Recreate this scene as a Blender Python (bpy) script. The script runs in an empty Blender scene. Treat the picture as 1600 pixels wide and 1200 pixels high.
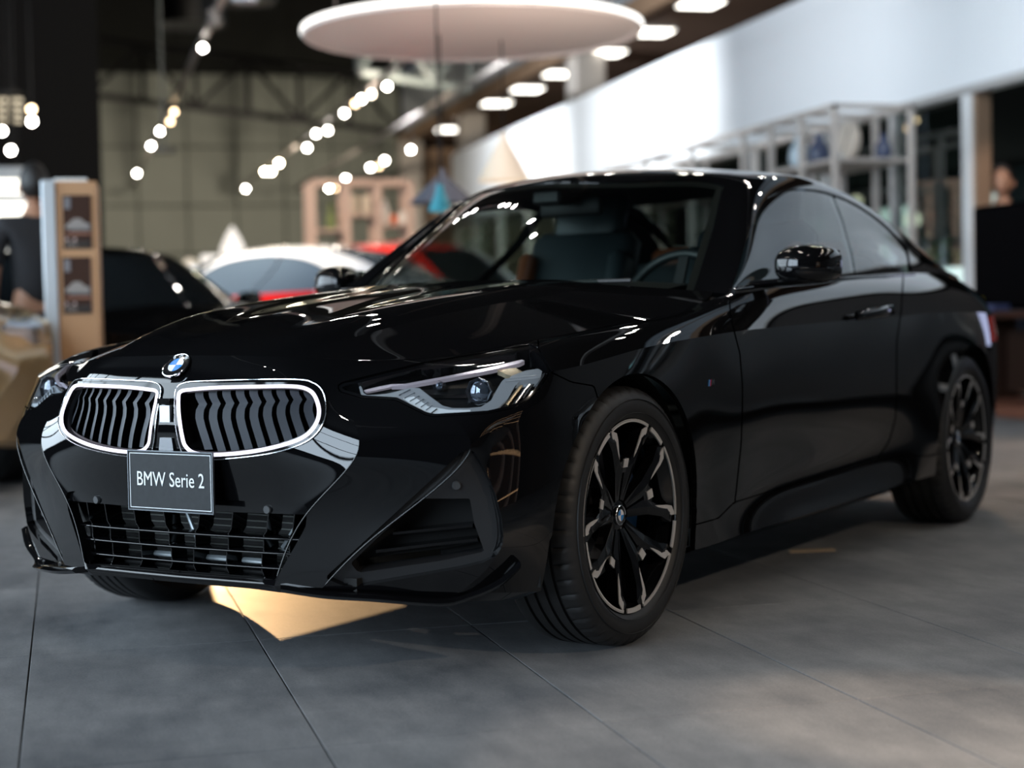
import bpy, bmesh, math, random
import numpy as np
from mathutils import Vector, Matrix
SC = bpy.context.scene
COL = SC.collection
PI = math.pi
random.seed(7)

# ---------------------------------------------------------------- camera, world, large lights, exposure
cam_d = bpy.data.cameras.new('camera'); cam = bpy.data.objects.new('camera', cam_d); COL.objects.link(cam)
SC.camera = cam
FW = Vector((0.25692932, 0.965597, -0.04012184)); RT = Vector((0.9659393, -0.25790048, -0.02118056)); UP = RT.cross(FW)
cam.matrix_world = Matrix(((RT.x, UP.x, -FW.x, 0), (RT.y, UP.y, -FW.y, 0), (RT.z, UP.z, -FW.z, 0.8432), (0, 0, 0, 1)))
FPX = 2610.7
cam_d.sensor_width = 36.0; cam_d.lens = FPX / 1600 * 36.0
cam_d.clip_start = 0.05; cam_d.clip_end = 200
cam_d.dof.use_dof = True; cam_d.dof.focus_distance = 4.15; cam_d.dof.aperture_fstop = 1.75

SC.view_settings.view_transform = 'Standard'; SC.view_settings.look = 'None'
SC.view_settings.gamma = 1.0; SC.view_settings.use_curve_mapping = False
SC.view_settings.exposure = 0.0
SC.cycles.use_denoising = True
SC.cycles.max_bounces = 10; SC.cycles.transparent_max_bounces = 16
SC.cycles.caustics_reflective = False; SC.cycles.caustics_refractive = False
SC.cycles.sample_clamp_indirect = 6.0
SC.cycles.blur_glossy = 0.3

w = bpy.data.worlds.new('world'); SC.world = w; w.use_nodes = True
w.node_tree.nodes['Background'].inputs[0].default_value = (0.62, 0.78, 1.0, 1)
w.node_tree.nodes['Background'].inputs[1].default_value = 0.9

def area(name, loc, size, power, col, rot):
    d = bpy.data.lights.new(name, 'AREA'); d.shape = 'RECTANGLE'; d.size, d.size_y = size
    d.energy = power; d.color = col
    o = bpy.data.objects.new(name, d); COL.objects.link(o); o.location = loc; o.rotation_euler = rot
    return o
def aim(loc, tgt):
    return (Vector(tgt) - Vector(loc)).to_track_quat('-Z', 'Y').to_euler()
def spot(name, loc, tgt, power, col, ang, blend=0.1, rad=0.03):
    d = bpy.data.lights.new(name, 'SPOT'); d.energy = power; d.color = col; d.spot_size = math.radians(ang)
    d.spot_blend = blend; d.shadow_soft_size = rad
    o = bpy.data.objects.new(name, d); COL.objects.link(o); o.location = loc; o.rotation_euler = aim(loc, tgt)
    return o
# daylight through the glazed front of the showroom (behind and to the left of the camera)
area('daylight_left', (-7.9, -2.6, 3.3), (6.4, 5.6), 1350, (0.70, 0.85, 1.0), aim((-7.9, 0, 3.3), (0, 0, 3.3)))
area('daylight_left', (-7.9, 8.2, 3.3), (13.0, 5.6), 1900, (0.74, 0.88, 1.0), aim((-7.9, 0, 3.3), (0, 0, 3.3)))

# ---------------------------------------------------------------- helpers
def link_mesh(name, verts, faces, mat=None, parent=None, smooth=False, normals=None, mats=None, fm=None):
    me = bpy.data.meshes.new(name)
    me.from_pydata([tuple(map(float, v)) for v in verts], [], [tuple(int(i) for i in f) for f in faces])
    if mats:
        for m in mats: me.materials.append(m)
        if fm is not None: me.polygons.foreach_set('material_index', [int(i) for i in fm])
    elif mat: me.materials.append(mat)
    if smooth: me.polygons.foreach_set('use_smooth', [True] * len(me.polygons))
    if normals is not None: me.normals_split_custom_set_from_vertices([tuple(map(float, n)) for n in normals])
    me.update()
    o = bpy.data.objects.new(name, me); COL.objects.link(o)
    if parent: o.parent = parent
    return o
def tag(o, label=None, cat=None, group=None, kind=None):
    if label: o['label'] = label
    if cat: o['category'] = cat
    if group: o['group'] = group
    if kind: o['kind'] = kind
    return o
def empty(name, loc=(0, 0, 0), rz=0.0, label=None, cat=None, group=None, kind=None):
    o = bpy.data.objects.new(name, None); COL.objects.link(o); o.location = loc; o.rotation_euler = (0, 0, rz)
    o.empty_display_size = 0.1
    return tag(o, label, cat, group, kind)

class MB:
    """collects shapes into one mesh"""
    def __init__(s): s.v = []; s.f = []; s.m = []
    def add(s, V, F, m=0):
        b = len(s.v); s.v += [tuple(map(float, v)) for v in V]; s.f += [tuple(int(i) + b for i in f) for f in F]; s.m += [m] * len(F); return s
    def box(s, c, d, m=0, R=None, bev=0.0):
        x, y, z = d[0] / 2, d[1] / 2, d[2] / 2
        if bev > 0:
            b = min(bev, x * .9, y * .9, z * .9)
            pts = []
            for sx in (-1, 1):
                for sy in (-1, 1):
                    for sz in (-1, 1):
                        pts += [(sx * x, sy * (y - b), sz * (z - b)), (sx * (x - b), sy * y, sz * (z - b)), (sx * (x - b), sy * (y - b), sz * z)]
            bm = bmesh.new()
            for q in pts: bm.verts.new(q)
            bmesh.ops.convex_hull(bm, input=bm.verts)
            bmesh.ops.dissolve_limit(bm, angle_limit=0.02, verts=bm.verts, edges=bm.edges)
            bm.verts.index_update()
            V = [v.co.copy() for v in bm.verts]; F = [[v.index for v in f.verts] for f in bm.faces]; bm.free()
        else:
            V = [Vector((sx * x, sy * y, sz * z)) for sx in (-1, 1) for sy in (-1, 1) for sz in (-1, 1)]
            F = [(0, 1, 3, 2), (4, 6, 7, 5), (0, 4, 5, 1), (2, 3, 7, 6), (0, 2, 6, 4), (1, 5, 7, 3)]
        if R is not None: V = [R @ Vector(v) for v in V]
        return s.add([Vector(v) + Vector(c) for v in V], F, m)
    def tube(s, P, r, n=10, m=0, closed=False, cap=True, flat=1.0, up=None):
        P = [Vector(p) for p in P]; N = len(P); rr = r if hasattr(r, '__len__') else [r] * N
        V = []; prev = None
        for i, p in enumerate(P):
            if closed: t = P[(i + 1) % N] - P[i - 1]
            else: t = P[min(i + 1, N - 1)] - P[max(i - 1, 0)]
            t.normalize()
            if up is not None: a = Vector(up) - t * Vector(up).dot(t)
            elif prev is None: a = t.orthogonal()
            else: a = prev - t * prev.dot(t)
            a.normalize(); prev = a; b = t.cross(a)
            for k in range(n):
                th = 2 * PI * k / n
                V.append(p + a * (math.cos(th) * rr[i] * flat) + b * (math.sin(th) * rr[i]))
        F = []
        for i in range(N if closed else N - 1):
            j = (i + 1) % N
            for k in range(n):
                F.append((i * n + k, i * n + (k + 1) % n, j * n + (k + 1) % n, j * n + k))
        if cap and not closed: F += [tuple(range(n))[::-1], tuple((N - 1) * n + k for k in range(n))]
        return s.add(V, F, m)
    def lathe(s, prof, n=48, c=(0, 0, 0), axis='z', m=0, closed=False, mod=None):
        """prof: [(radius, height)]"""
        V = []; K = len(prof)
        for i in range(n):
            th = 2 * PI * i / n; ct, st = math.cos(th), math.sin(th)
            for k, (r, h) in enumerate(prof):
                if mod: r, h = mod(i, k, r, h)
                if axis == 'z': q = (r * ct, r * st, h)
                elif axis == 'y': q = (r * ct, h, r * st)
                else: q = (h, r * ct, r * st)
                V.append((q[0] + c[0], q[1] + c[1], q[2] + c[2]))
        F = []
        for i in range(n):
            j = (i + 1) % n
            for k in range(K if closed else K - 1):
                l = (k + 1) % K
                F.append((i * K + k, i * K + l, j * K + l, j * K + k))
        return s.add(V, F, m)
    def prism(s, poly, h0, h1, axis='z', m=0, f=None):
        """polygon extruded along an axis; poly in the other two axes"""
        n = len(poly)
        def q(a, b, h):
            if axis == 'z': r = (a, b, h)
            elif axis == 'y': r = (a, h, b)
            else: r = (h, a, b)
            return f(Vector(r)) if f else r
        V = [q(a, b, h0) for a, b in poly] + [q(a, b, h1) for a, b in poly]
        F = [tuple(range(n))[::-1], tuple(range(n, 2 * n))] + [(i, (i + 1) % n, n + (i + 1) % n, n + i) for i in range(n)]
        return s.add(V, F, m)
    def build(s, name, mat, parent=None, smooth=False, angle=None, kind=None):
        mats = mat if isinstance(mat, (list, tuple)) else [mat]
        o = link_mesh(name, s.v, s.f, None, parent, False, None, mats, s.m)
        bm = bmesh.new(); bm.from_mesh(o.data); bmesh.ops.recalc_face_normals(bm, faces=bm.faces); bm.to_mesh(o.data); bm.free()
        if smooth or angle:
            o.data.polygons.foreach_set('use_smooth', [True] * len(o.data.polygons))
            o.data.set_sharp_from_angle(angle=math.radians(angle or 40))
        if kind: o['kind'] = kind
        return o

# ---------------------------------------------------------------- materials
MT = {}
def pbr(name, col, rough=0.5, metal=0.0, coat=0.0, spec=0.5, emit=None, es=0.0, noise=None, bump=None, alpha=None, trans=0.0, ior=1.5, coat_rough=0.03):
    if name in MT: return MT[name]
    m = bpy.data.materials.new(name); m.use_nodes = True; nt = m.node_tree; b = nt.nodes['Principled BSDF']
    b.inputs['Base Color'].default_value = (*col, 1); b.inputs['Roughness'].default_value = rough
    b.inputs['Metallic'].default_value = metal; b.inputs['Coat Weight'].default_value = coat
    b.inputs['Coat Roughness'].default_value = coat_rough; b.inputs['Specular IOR Level'].default_value = spec
    b.inputs['IOR'].default_value = ior; b.inputs['Transmission Weight'].default_value = trans
    if alpha is not None: b.inputs['Alpha'].default_value = alpha
    if emit: b.inputs['Emission Color'].default_value = (*emit, 1); b.inputs['Emission Strength'].default_value = es
    if noise:  # (scale, amount)
        tc = nt.nodes.new('ShaderNodeTexCoord'); n = nt.nodes.new('ShaderNodeTexNoise'); n.inputs['Scale'].default_value = noise[0]; n.inputs['Detail'].default_value = 5
        r = nt.nodes.new('ShaderNodeMapRange'); r.inputs[3].default_value = 1 - noise[1]; r.inputs[4].default_value = 1 + noise[1]
        r.inputs[1].default_value = .3; r.inputs[2].default_value = .7
        mx = nt.nodes.new('ShaderNodeVectorMath'); mx.operation = 'SCALE'; mx.inputs[0].default_value = col
        nt.links.new(tc.outputs['Object'], n.inputs['Vector']); nt.links.new(n.outputs[0], r.inputs[0])
        nt.links.new(r.outputs[0], mx.inputs['Scale']); nt.links.new(mx.outputs[0], b.inputs['Base Color'])
    if bump:  # (scale, strength, distance)
        tc = nt.nodes.new('ShaderNodeTexCoord'); n = nt.nodes.new('ShaderNodeTexNoise'); n.inputs['Scale'].default_value = bump[0]; n.inputs['Detail'].default_value = 4
        bp = nt.nodes.new('ShaderNodeBump'); bp.inputs['Strength'].default_value = bump[1]; bp.inputs['Distance'].default_value = bump[2]
        nt.links.new(tc.outputs['Object'], n.inputs['Vector']); nt.links.new(n.outputs[0], bp.inputs['Height']); nt.links.new(bp.outputs[0], b.inputs['Normal'])
    MT[name] = m; return m
def emis(name, col, s):
    return pbr(name, (0, 0, 0), 0.5, emit=col, es=s)
def thin_glass(name, tint, refl_rough=0.0, ior=1.5):
    """single-sheet pane: Fresnel reflection over tinted see-through"""
    if name in MT: return MT[name]
    m = bpy.data.materials.new(name); m.use_nodes = True; nt = m.node_tree; nt.nodes.clear()
    N = nt.nodes.new; L = nt.links.new
    o = N('ShaderNodeOutputMaterial'); mx = N('ShaderNodeMixShader'); ge = N('ShaderNodeNewGeometry'); d = N('ShaderNodeVectorMath'); d.operation = 'DOT_PRODUCT'
    g = N('ShaderNodeBsdfGlossy'); t = N('ShaderNodeBsdfTransparent')
    L(ge.outputs['Normal'], d.inputs[0]); L(ge.outputs['Incoming'], d.inputs[1])
    def mth(op, a, b=None):
        q = N('ShaderNodeMath'); q.operation = op
        for k, v in enumerate((a, b)):
            if v is None: continue
            if isinstance(v, (int, float)): q.inputs[k].default_value = v
            else: L(v, q.inputs[k])
        return q.outputs[0]
    c = mth('ABSOLUTE', d.outputs['Value']); f0 = ((ior - 1) / (ior + 1)) ** 2 * 1.8
    fac = mth('ADD', mth('MULTIPLY', mth('POWER', mth('SUBTRACT', 1.0, c), 5.0), 1 - f0), f0)
    g.inputs['Roughness'].default_value = refl_rough; g.inputs[0].default_value = (1, 1, 1, 1); t.inputs[0].default_value = (*tint, 1)
    L(fac, mx.inputs[0]); L(t.outputs[0], mx.inputs[1]); L(g.outputs[0], mx.inputs[2]); L(mx.outputs[0], o.inputs[0])
    MT[name] = m; return m

M_paint = pbr('black_car_paint', (0.0030, 0.0030, 0.0034), 0.4, 0.0, 1.0, 0.0, coat_rough=0.006)
M_gloss = pbr('gloss_black_trim', (0.003, 0.003, 0.0035), 0.08, 0.0, 0.0, 0.5)
M_matte = pbr('matte_black_plastic', (0.012, 0.012, 0.013), 0.45, bump=(900, 0.3, 0.0004))
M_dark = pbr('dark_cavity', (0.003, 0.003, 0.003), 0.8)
M_rubber = pbr('tyre_rubber', (0.012, 0.012, 0.0125), 0.55, noise=(30, .2), bump=(260, 0.25, 0.0005))
M_chrome = pbr('bright_chrome', (0.75, 0.76, 0.78), 0.12, 1.0)
M_alu = pbr('machined_aluminium', (0.72, 0.69, 0.67), 0.42, 0.45, bump=(700, 0.1, 0.0002))
M_steel = pbr('brake_steel', (0.18, 0.18, 0.19), 0.35, 1.0)
M_led = emis('led_ring_light', (0.86, 0.83, 1.0), 1.7)
M_white = pbr('white_paint', (0.8, 0.8, 0.8), 0.4)
# ---------------------------------------------------------------- smooth sheets: splines through a grid of measured points
def spline_op(t, crease, sub):
    """matrix that samples natural cubic splines (split at the crease indices) through nodes t; returns A, fine index of each node, segment bounds"""
    n = len(t); segs = [0] + [c for c in crease if 0 < c < n - 1] + [n - 1]
    rows = []; bounds = []; tf = []
    for a, b in zip(segs[:-1], segs[1:]):
        k = b - a + 1; tt = t[a:b + 1]
        # second derivatives operator: Mm = S @ y
        S = np.zeros((k, k))
        if k > 2:
            A = np.zeros((k, k)); B = np.zeros((k, k)); A[0, 0] = 1; A[-1, -1] = 1
            for i in range(1, k - 1):
                h0 = tt[i] - tt[i - 1]; h1 = tt[i + 1] - tt[i]
                A[i, i - 1] = h0; A[i, i] = 2 * (h0 + h1); A[i, i + 1] = h1
                B[i, i - 1] = 6 / h0; B[i, i + 1] = 6 / h1; B[i, i] = -6 / h0 - 6 / h1
            S = np.linalg.solve(A, B)
        start = len(rows)
        for i in range(k - 1):
            h = tt[i + 1] - tt[i]; m = sub[a + i] if hasattr(sub, '__len__') else sub
            for q in range(m + (1 if i == k - 2 else 0)):
                s = q / m; e0 = np.zeros(k); e1 = np.zeros(k); e0[i] = 1; e1[i + 1] = 1
                r = (1 - s) * e0 + s * e1 + h * h / 6 * (((1 - s) ** 3 - (1 - s)) * S[i] + (s ** 3 - s) * S[i + 1])
                full = np.zeros(n); full[a:b + 1] = r; rows.append(full); tf.append(tt[i] + s * h)
        bounds.append((start, len(rows)))
    return np.array(rows), bounds, np.array(tf)

class Sheet: pass
def compact(s):
    used = np.unique(s.F); mp = np.full(len(s.V), -1); mp[used] = np.arange(len(used)); r = Sheet()
    r.V, r.N, r.UV, r.F, r.tu, r.tv = s.V[used], s.N[used], s.UV[used], mp[s.F], s.tu, s.tv; return r
def refine(s, k=1):
    for _ in range(k):
        e = np.concatenate([s.F[:, [0, 1]], s.F[:, [1, 2]], s.F[:, [2, 0]]]); e = np.sort(e, 1); u, inv = np.unique(e, axis=0, return_inverse=True); inv = inv.ravel()
        n = len(s.V); m = len(s.F); a, b, c = inv[:m] + n, inv[m:2 * m] + n, inv[2 * m:] + n
        N = s.N[u].sum(1); N /= np.maximum(np.linalg.norm(N, axis=1, keepdims=True), 1e-9); r = Sheet()
        r.V = np.concatenate([s.V, s.V[u].mean(1)]); r.N = np.concatenate([s.N, N]); r.UV = np.concatenate([s.UV, s.UV[u].mean(1)])
        F = s.F; r.F = np.concatenate([np.stack([F[:, 0], a, c], 1), np.stack([a, F[:, 1], b], 1), np.stack([c, b, F[:, 2]], 1), np.stack([a, b, c], 1)]); s = r
    return s
def make_sheet(C, cu=(), cv=(), su=10, sv=10, soft_u=None, mu=False, mv=False):
    """C: (nu, nv, 3). cu/cv crease indices. soft_u: (v0, v1) node rows between which u creases fade out."""
    C = np.asarray(C, float); fl = np.array([1, -1, 1.])
    if mu:      # first station lies on the centre plane: carry the spline across it so both halves meet smoothly
        C = np.concatenate([C[1:3][::-1] * fl, C]); cu = [c + 2 for c in cu]; su = [4, 4] + list(su)
    if mv:
        C = np.concatenate([C, C[:, -3:-1][:, ::-1] * fl], 1); sv = (list(sv) if hasattr(sv, '__len__') else [sv] * (C.shape[1] - 3)) + [4, 4]
    nu, nv = C.shape[:2]
    du = np.linalg.norm(np.diff(C, axis=0), axis=2).mean(1) + 1e-4; dv = np.linalg.norm(np.diff(C, axis=1), axis=2).mean(0) + 1e-4
    tu = np.concatenate([[0], np.cumsum(du)]); tv = np.concatenate([[0], np.cumsum(dv)])
    Au, bu, fu = spline_op(tu, list(cu), su); Av, bv, fv = spline_op(tv, list(cv), sv)
    P = np.einsum('ai,ijk,bj->abk', Au, C, Av)
    if soft_u is not None and len(cu):
        A2, _, f2 = spline_op(tu, [], su)
        idx = [int(np.argmin(abs(f2 - x))) for x in fu]; A2 = A2[idx]
        P2 = np.einsum('ai,ijk,bj->abk', A2, C, Av)
        a, b = tv[soft_u[0]], tv[soft_u[1]]; w = np.clip((fv - a) / (b - a), 0, 1); w = (w * w * (3 - 2 * w))[None, :, None]
        P = P * (1 - w) + P2 * w
    V = []; Nn = []; F = []; UV = []
    for (a, b) in bu:
        for (c, d) in bv:
            Q = P[a:b, c:d]; n1, n2 = Q.shape[:2]
            gu = np.gradient(Q, axis=0) if n1 > 2 else np.repeat(np.diff(Q, axis=0), 2, 0); gv = np.gradient(Q, axis=1)
            N = np.cross(gu, gv); l = np.linalg.norm(N, axis=2, keepdims=True); N = N / np.maximum(l, 1e-12)
            base = sum(len(x) for x in V)
            V.append(Q.reshape(-1, 3)); Nn.append(N.reshape(-1, 3))
            uu, vv = np.meshgrid(fu[a:b], fv[c:d], indexing='ij'); UV.append(np.stack([uu, vv], 2).reshape(-1, 2))
            i, j = np.meshgrid(np.arange(n1 - 1), np.arange(n2 - 1), indexing='ij'); k = (i * n2 + j).ravel() + base
            F.append(np.stack([k, k + n2, k + n2 + 1], 1)); F.append(np.stack([k, k + n2 + 1, k + 1], 1))
    if mu or mv:
        V_, U_ = np.concatenate(V), np.concatenate(UV); keep = []
        for f_ in F:
            c_ = U_[f_].mean(1); ok = np.ones(len(f_), bool)
            if mu: ok &= c_[:, 0] > tu[2]
            if mv: ok &= c_[:, 1] < tv[-3]
            keep.append(f_[ok])
        F = keep
    if mu: tu = tu[2:]
    if mv: tv = tv[:-2]
    s = Sheet(); s.V = np.concatenate(V); s.N = np.concatenate(Nn); s.F = np.concatenate(F); s.UV = np.concatenate(UV); s.tu = tu; s.tv = tv
    return s
def copy_sheet(s, V=None, N=None):
    r = Sheet(); r.V = (s.V if V is None else V).copy(); r.N = (s.N if N is None else N).copy(); r.F = s.F.copy(); r.UV = s.UV.copy(); return r
def clip(s, f):
    """keep the part of the sheet where f > 0 (f given per vertex)"""
    f = np.where(abs(f) < 1e-9, 1e-9, f); V = s.V; out = []; ins = f > 0
    cnt = ins[s.F].sum(1); out.append(s.F[cnt == 3])
    newV = []; newN = []; newU = []; cache = {}; nf = []
    n0 = len(V)
    def cut(a, b):
        k = (a, b) if a < b else (b, a)
        if k not in cache:
            t = f[k[0]] / (f[k[0]] - f[k[1]]); cache[k] = n0 + len(newV)
            newV.append(V[k[0]] * (1 - t) + V[k[1]] * t); nn = s.N[k[0]] * (1 - t) + s.N[k[1]] * t; newN.append(nn / max(np.linalg.norm(nn), 1e-9)); newU.append(s.UV[k[0]] * (1 - t) + s.UV[k[1]] * t)
        return cache[k]
    for tri in s.F[(cnt == 1) | (cnt == 2)]:
        a, b, c = [int(x) for x in tri]
        while not (ins[a] and not ins[c]): a, b, c = b, c, a       # a inside, c outside
        if ins[b]: p, q = cut(b, c), cut(c, a); nf += [(a, b, p), (a, p, q)]
        else: p, q = cut(a, b), cut(c, a); nf += [(a, p, q)]
    r = Sheet()
    r.V = np.concatenate([V, newV]) if newV else V; r.N = np.concatenate([s.N, newN]) if newV else s.N; r.UV = np.concatenate([s.UV, newU]) if newV else s.UV
    F = np.concatenate(out + ([np.array(nf, int)] if nf else []))
    used = np.unique(F); mp = np.full(len(r.V), -1); mp[used] = np.arange(len(used))
    r.V = r.V[used]; r.N = r.N[used]; r.UV = r.UV[used]; r.F = mp[F]
    return r
def sd_poly(P, poly):
    """signed distance to a closed 2-D polygon, positive inside"""
    P = np.asarray(P, float); poly = np.asarray(poly, float); d = np.full(len(P), 1e9); inside = np.zeros(len(P), bool); n = len(poly)
    for i in range(n):
        a = poly[i]; b = poly[(i + 1) % n]; e = b - a; w_ = P - a
        t = np.clip((w_ @ e) / max(e @ e, 1e-12), 0, 1); q = w_ - t[:, None] * e; d = np.minimum(d, np.hypot(q[:, 0], q[:, 1]))
        c = ((a[1] <= P[:, 1]) & (b[1] > P[:, 1])) | ((b[1] <= P[:, 1]) & (a[1] > P[:, 1]))
        with np.errstate(divide='ignore', invalid='ignore'):
            xx = a[0] + (P[:, 1] - a[1]) / (b[1] - a[1] if b[1] != a[1] else 1e-12) * (b[0] - a[0])
        inside ^= c & (P[:, 0] < xx)
    return np.where(inside, d, -d)
def sd_line(P, line):
    """signed distance to an open polyline; positive on its left side"""
    P = np.asarray(P, float); line = np.asarray(line, float); best = np.full(len(P), 1e9); sg = np.ones(len(P))
    n = len(line)
    for i in range(n - 1):
        a = line[i]; b = line[i + 1]; e = b - a; w_ = P - a; t = (w_ @ e) / (e @ e)
        lo = -1e9 if i == 0 else 0; hi = 1e9 if i == n - 2 else 1; tc = np.clip(t, lo, hi); q = w_ - tc[:, None] * e; d = np.hypot(q[:, 0], q[:, 1])
        s_ = np.sign(e[0] * w_[:, 1] - e[1] * w_[:, 0]); m = d < best - 1e-9; best = np.where(m, d, best); sg = np.where(m, s_, sg)
    return best * sg
def smooth_poly(P, k=6, closed=True):
    """Catmull-Rom through the points"""
    P = np.asarray(P, float); n = len(P); out = []
    for i in range(n if closed else n - 1):
        if closed: p0, p1, p2, p3 = P[i - 1], P[i], P[(i + 1) % n], P[(i + 2) % n]
        else: p0, p1, p2, p3 = P[max(i - 1, 0)], P[i], P[i + 1], P[min(i + 2, n - 1)]
        for q in range(k):
            t = q / k; out.append(.5 * ((2 * p1) + (-p0 + p2) * t + (2 * p0 - 5 * p1 + 4 * p2 - p3) * t * t + (-p0 + 3 * p1 - 3 * p2 + p3) * t ** 3))
    if not closed: out.append(P[-1])
    return np.array(out)
def boundary(s):
    e = np.concatenate([s.F[:, [0, 1]], s.F[:, [1, 2]], s.F[:, [2, 0]]]); key = np.sort(e, 1)
    # weld coincident verts of crease-split patches before looking for open edges
    r = np.round(s.V, 5); _, inv = np.unique(r, axis=0, return_inverse=True); inv = inv.ravel()
    kk = np.sort(inv[e], 1); code = kk[:, 0].astype(np.int64) * (len(s.V) + 1) + kk[:, 1]
    u, idx, c = np.unique(code, return_index=True, return_counts=True)
    return e[idx[c == 1]]
def emit(s, name, mat, parent, rim=0.0, mirror=False, both=False, label=None, rim_dir=None):
    """turn a sheet into one mesh object; rim: depth of the returned edge"""
    V, N, F = s.V, s.N, s.F
    def one(V, N, F, flip):
        if flip: V = V * [1, -1, 1]; N = N * [1, -1, 1]; F = F[:, ::-1]
        return V, N, F
    sets = [one(V, N, F, mirror)] + ([one(V, N, F, True)] if both else [])
    VV = []; NN = []; FF = []; off = 0
    for (a, b, c) in sets:
        VV.append(a); NN.append(b); FF += (c + off).tolist(); n = len(a)
        if rim > 0:
            q = Sheet(); q.V = a; q.F = c; be = boundary(q)
            d = -b if rim_dir is None else np.tile(np.array(rim_dir, float), (n, 1))
            ids = np.unique(be); e_ = be
            # rim strips carry their own vertices so the sheet keeps its normals
            A = a[e_[:, 0]]; B = a[e_[:, 1]]; A2 = A + d[e_[:, 0]] * rim; B2 = B + d[e_[:, 1]] * rim
            fn = np.cross(B - A, A2 - A); fn = -fn / np.maximum(np.linalg.norm(fn, axis=1, keepdims=True), 1e-12)
            m = len(e_); base = off + n
            VV.append(np.concatenate([A, B, B2, A2])); NN.append(np.concatenate([fn] * 4))
            FF += [(base + k + m, base + k, base + k + 3 * m, base + k + 2 * m) for k in range(m)]
            n += 4 * m
        off += n
    V = np.concatenate(VV); N = np.concatenate(NN)
    o = link_mesh(name, V, FF, mat, parent, True, N)
    if label: o['label'] = label
    return o
# the hero car's own frame: x forward from the front axle, y to the car's left, z up; seen in the photo from here
CAM_P = np.array([3.7323, 2.8979, 0.8432])
def _camvec():
    a = math.radians(-137.38966444695762); o = Vector((0.78494801, 4.65958336, 0)); R = Matrix.Rotation(-a, 3, 'Z')
    return [np.array(R @ v) for v in (FW, RT, UP)]
C_FW, C_RT, C_UP = _camvec()
def pix(V):
    """car coordinates -> position in the photograph, used to lay outlines of lamps and grilles on the body surface"""
    d = np.asarray(V, float) - CAM_P; z = d @ C_FW; return np.stack([800 + FPX * (d @ C_RT) / z, 600 - FPX * (d @ C_UP) / z], 1)
def unpix(x, y, ax, val):
    d = C_FW + C_RT * (x - 800) / FPX - C_UP * (y - 600) / FPX; t = (val - CAM_P[ax]) / d[ax]; return CAM_P + t * d
def hit(s, pts, out=0.0, PX=None):
    """first surface point (and normal) of the sheet behind each photograph position"""
    PX = pix(s.V) if PX is None else PX; A, B, C = PX[s.F[:, 0]], PX[s.F[:, 1]], PX[s.F[:, 2]]
    depth = (s.V - CAM_P) @ C_FW; R = []; RN = []
    den = (B[:, 1] - C[:, 1]) * (A[:, 0] - C[:, 0]) + (C[:, 0] - B[:, 0]) * (A[:, 1] - C[:, 1]); den = np.where(abs(den) < 1e-9, 1e-9, den)
    for (x, y) in pts:
        l0 = ((B[:, 1] - C[:, 1]) * (x - C[:, 0]) + (C[:, 0] - B[:, 0]) * (y - C[:, 1])) / den
        l1 = ((C[:, 1] - A[:, 1]) * (x - C[:, 0]) + (A[:, 0] - C[:, 0]) * (y - C[:, 1])) / den; l2 = 1 - l0 - l1
        ok = np.where((l0 > -1e-6) & (l1 > -1e-6) & (l2 > -1e-6))[0]
        if len(ok) == 0:
            k = int(np.argmin(np.hypot(PX[:, 0] - x, PX[:, 1] - y))); R.append(s.V[k] + s.N[k] * out); RN.append(s.N[k]); continue
        dd = depth[s.F[ok]].mean(1); k = ok[int(np.argmin(dd))]; i, j, m = s.F[k]
        n = s.N[i] * l0[k] + s.N[j] * l1[k] + s.N[m] * l2[k]; n /= max(np.linalg.norm(n), 1e-9)
        R.append(s.V[i] * l0[k] + s.V[j] * l1[k] + s.V[m] * l2[k] + n * out); RN.append(n)
    return np.array(R), np.array(RN)
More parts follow.
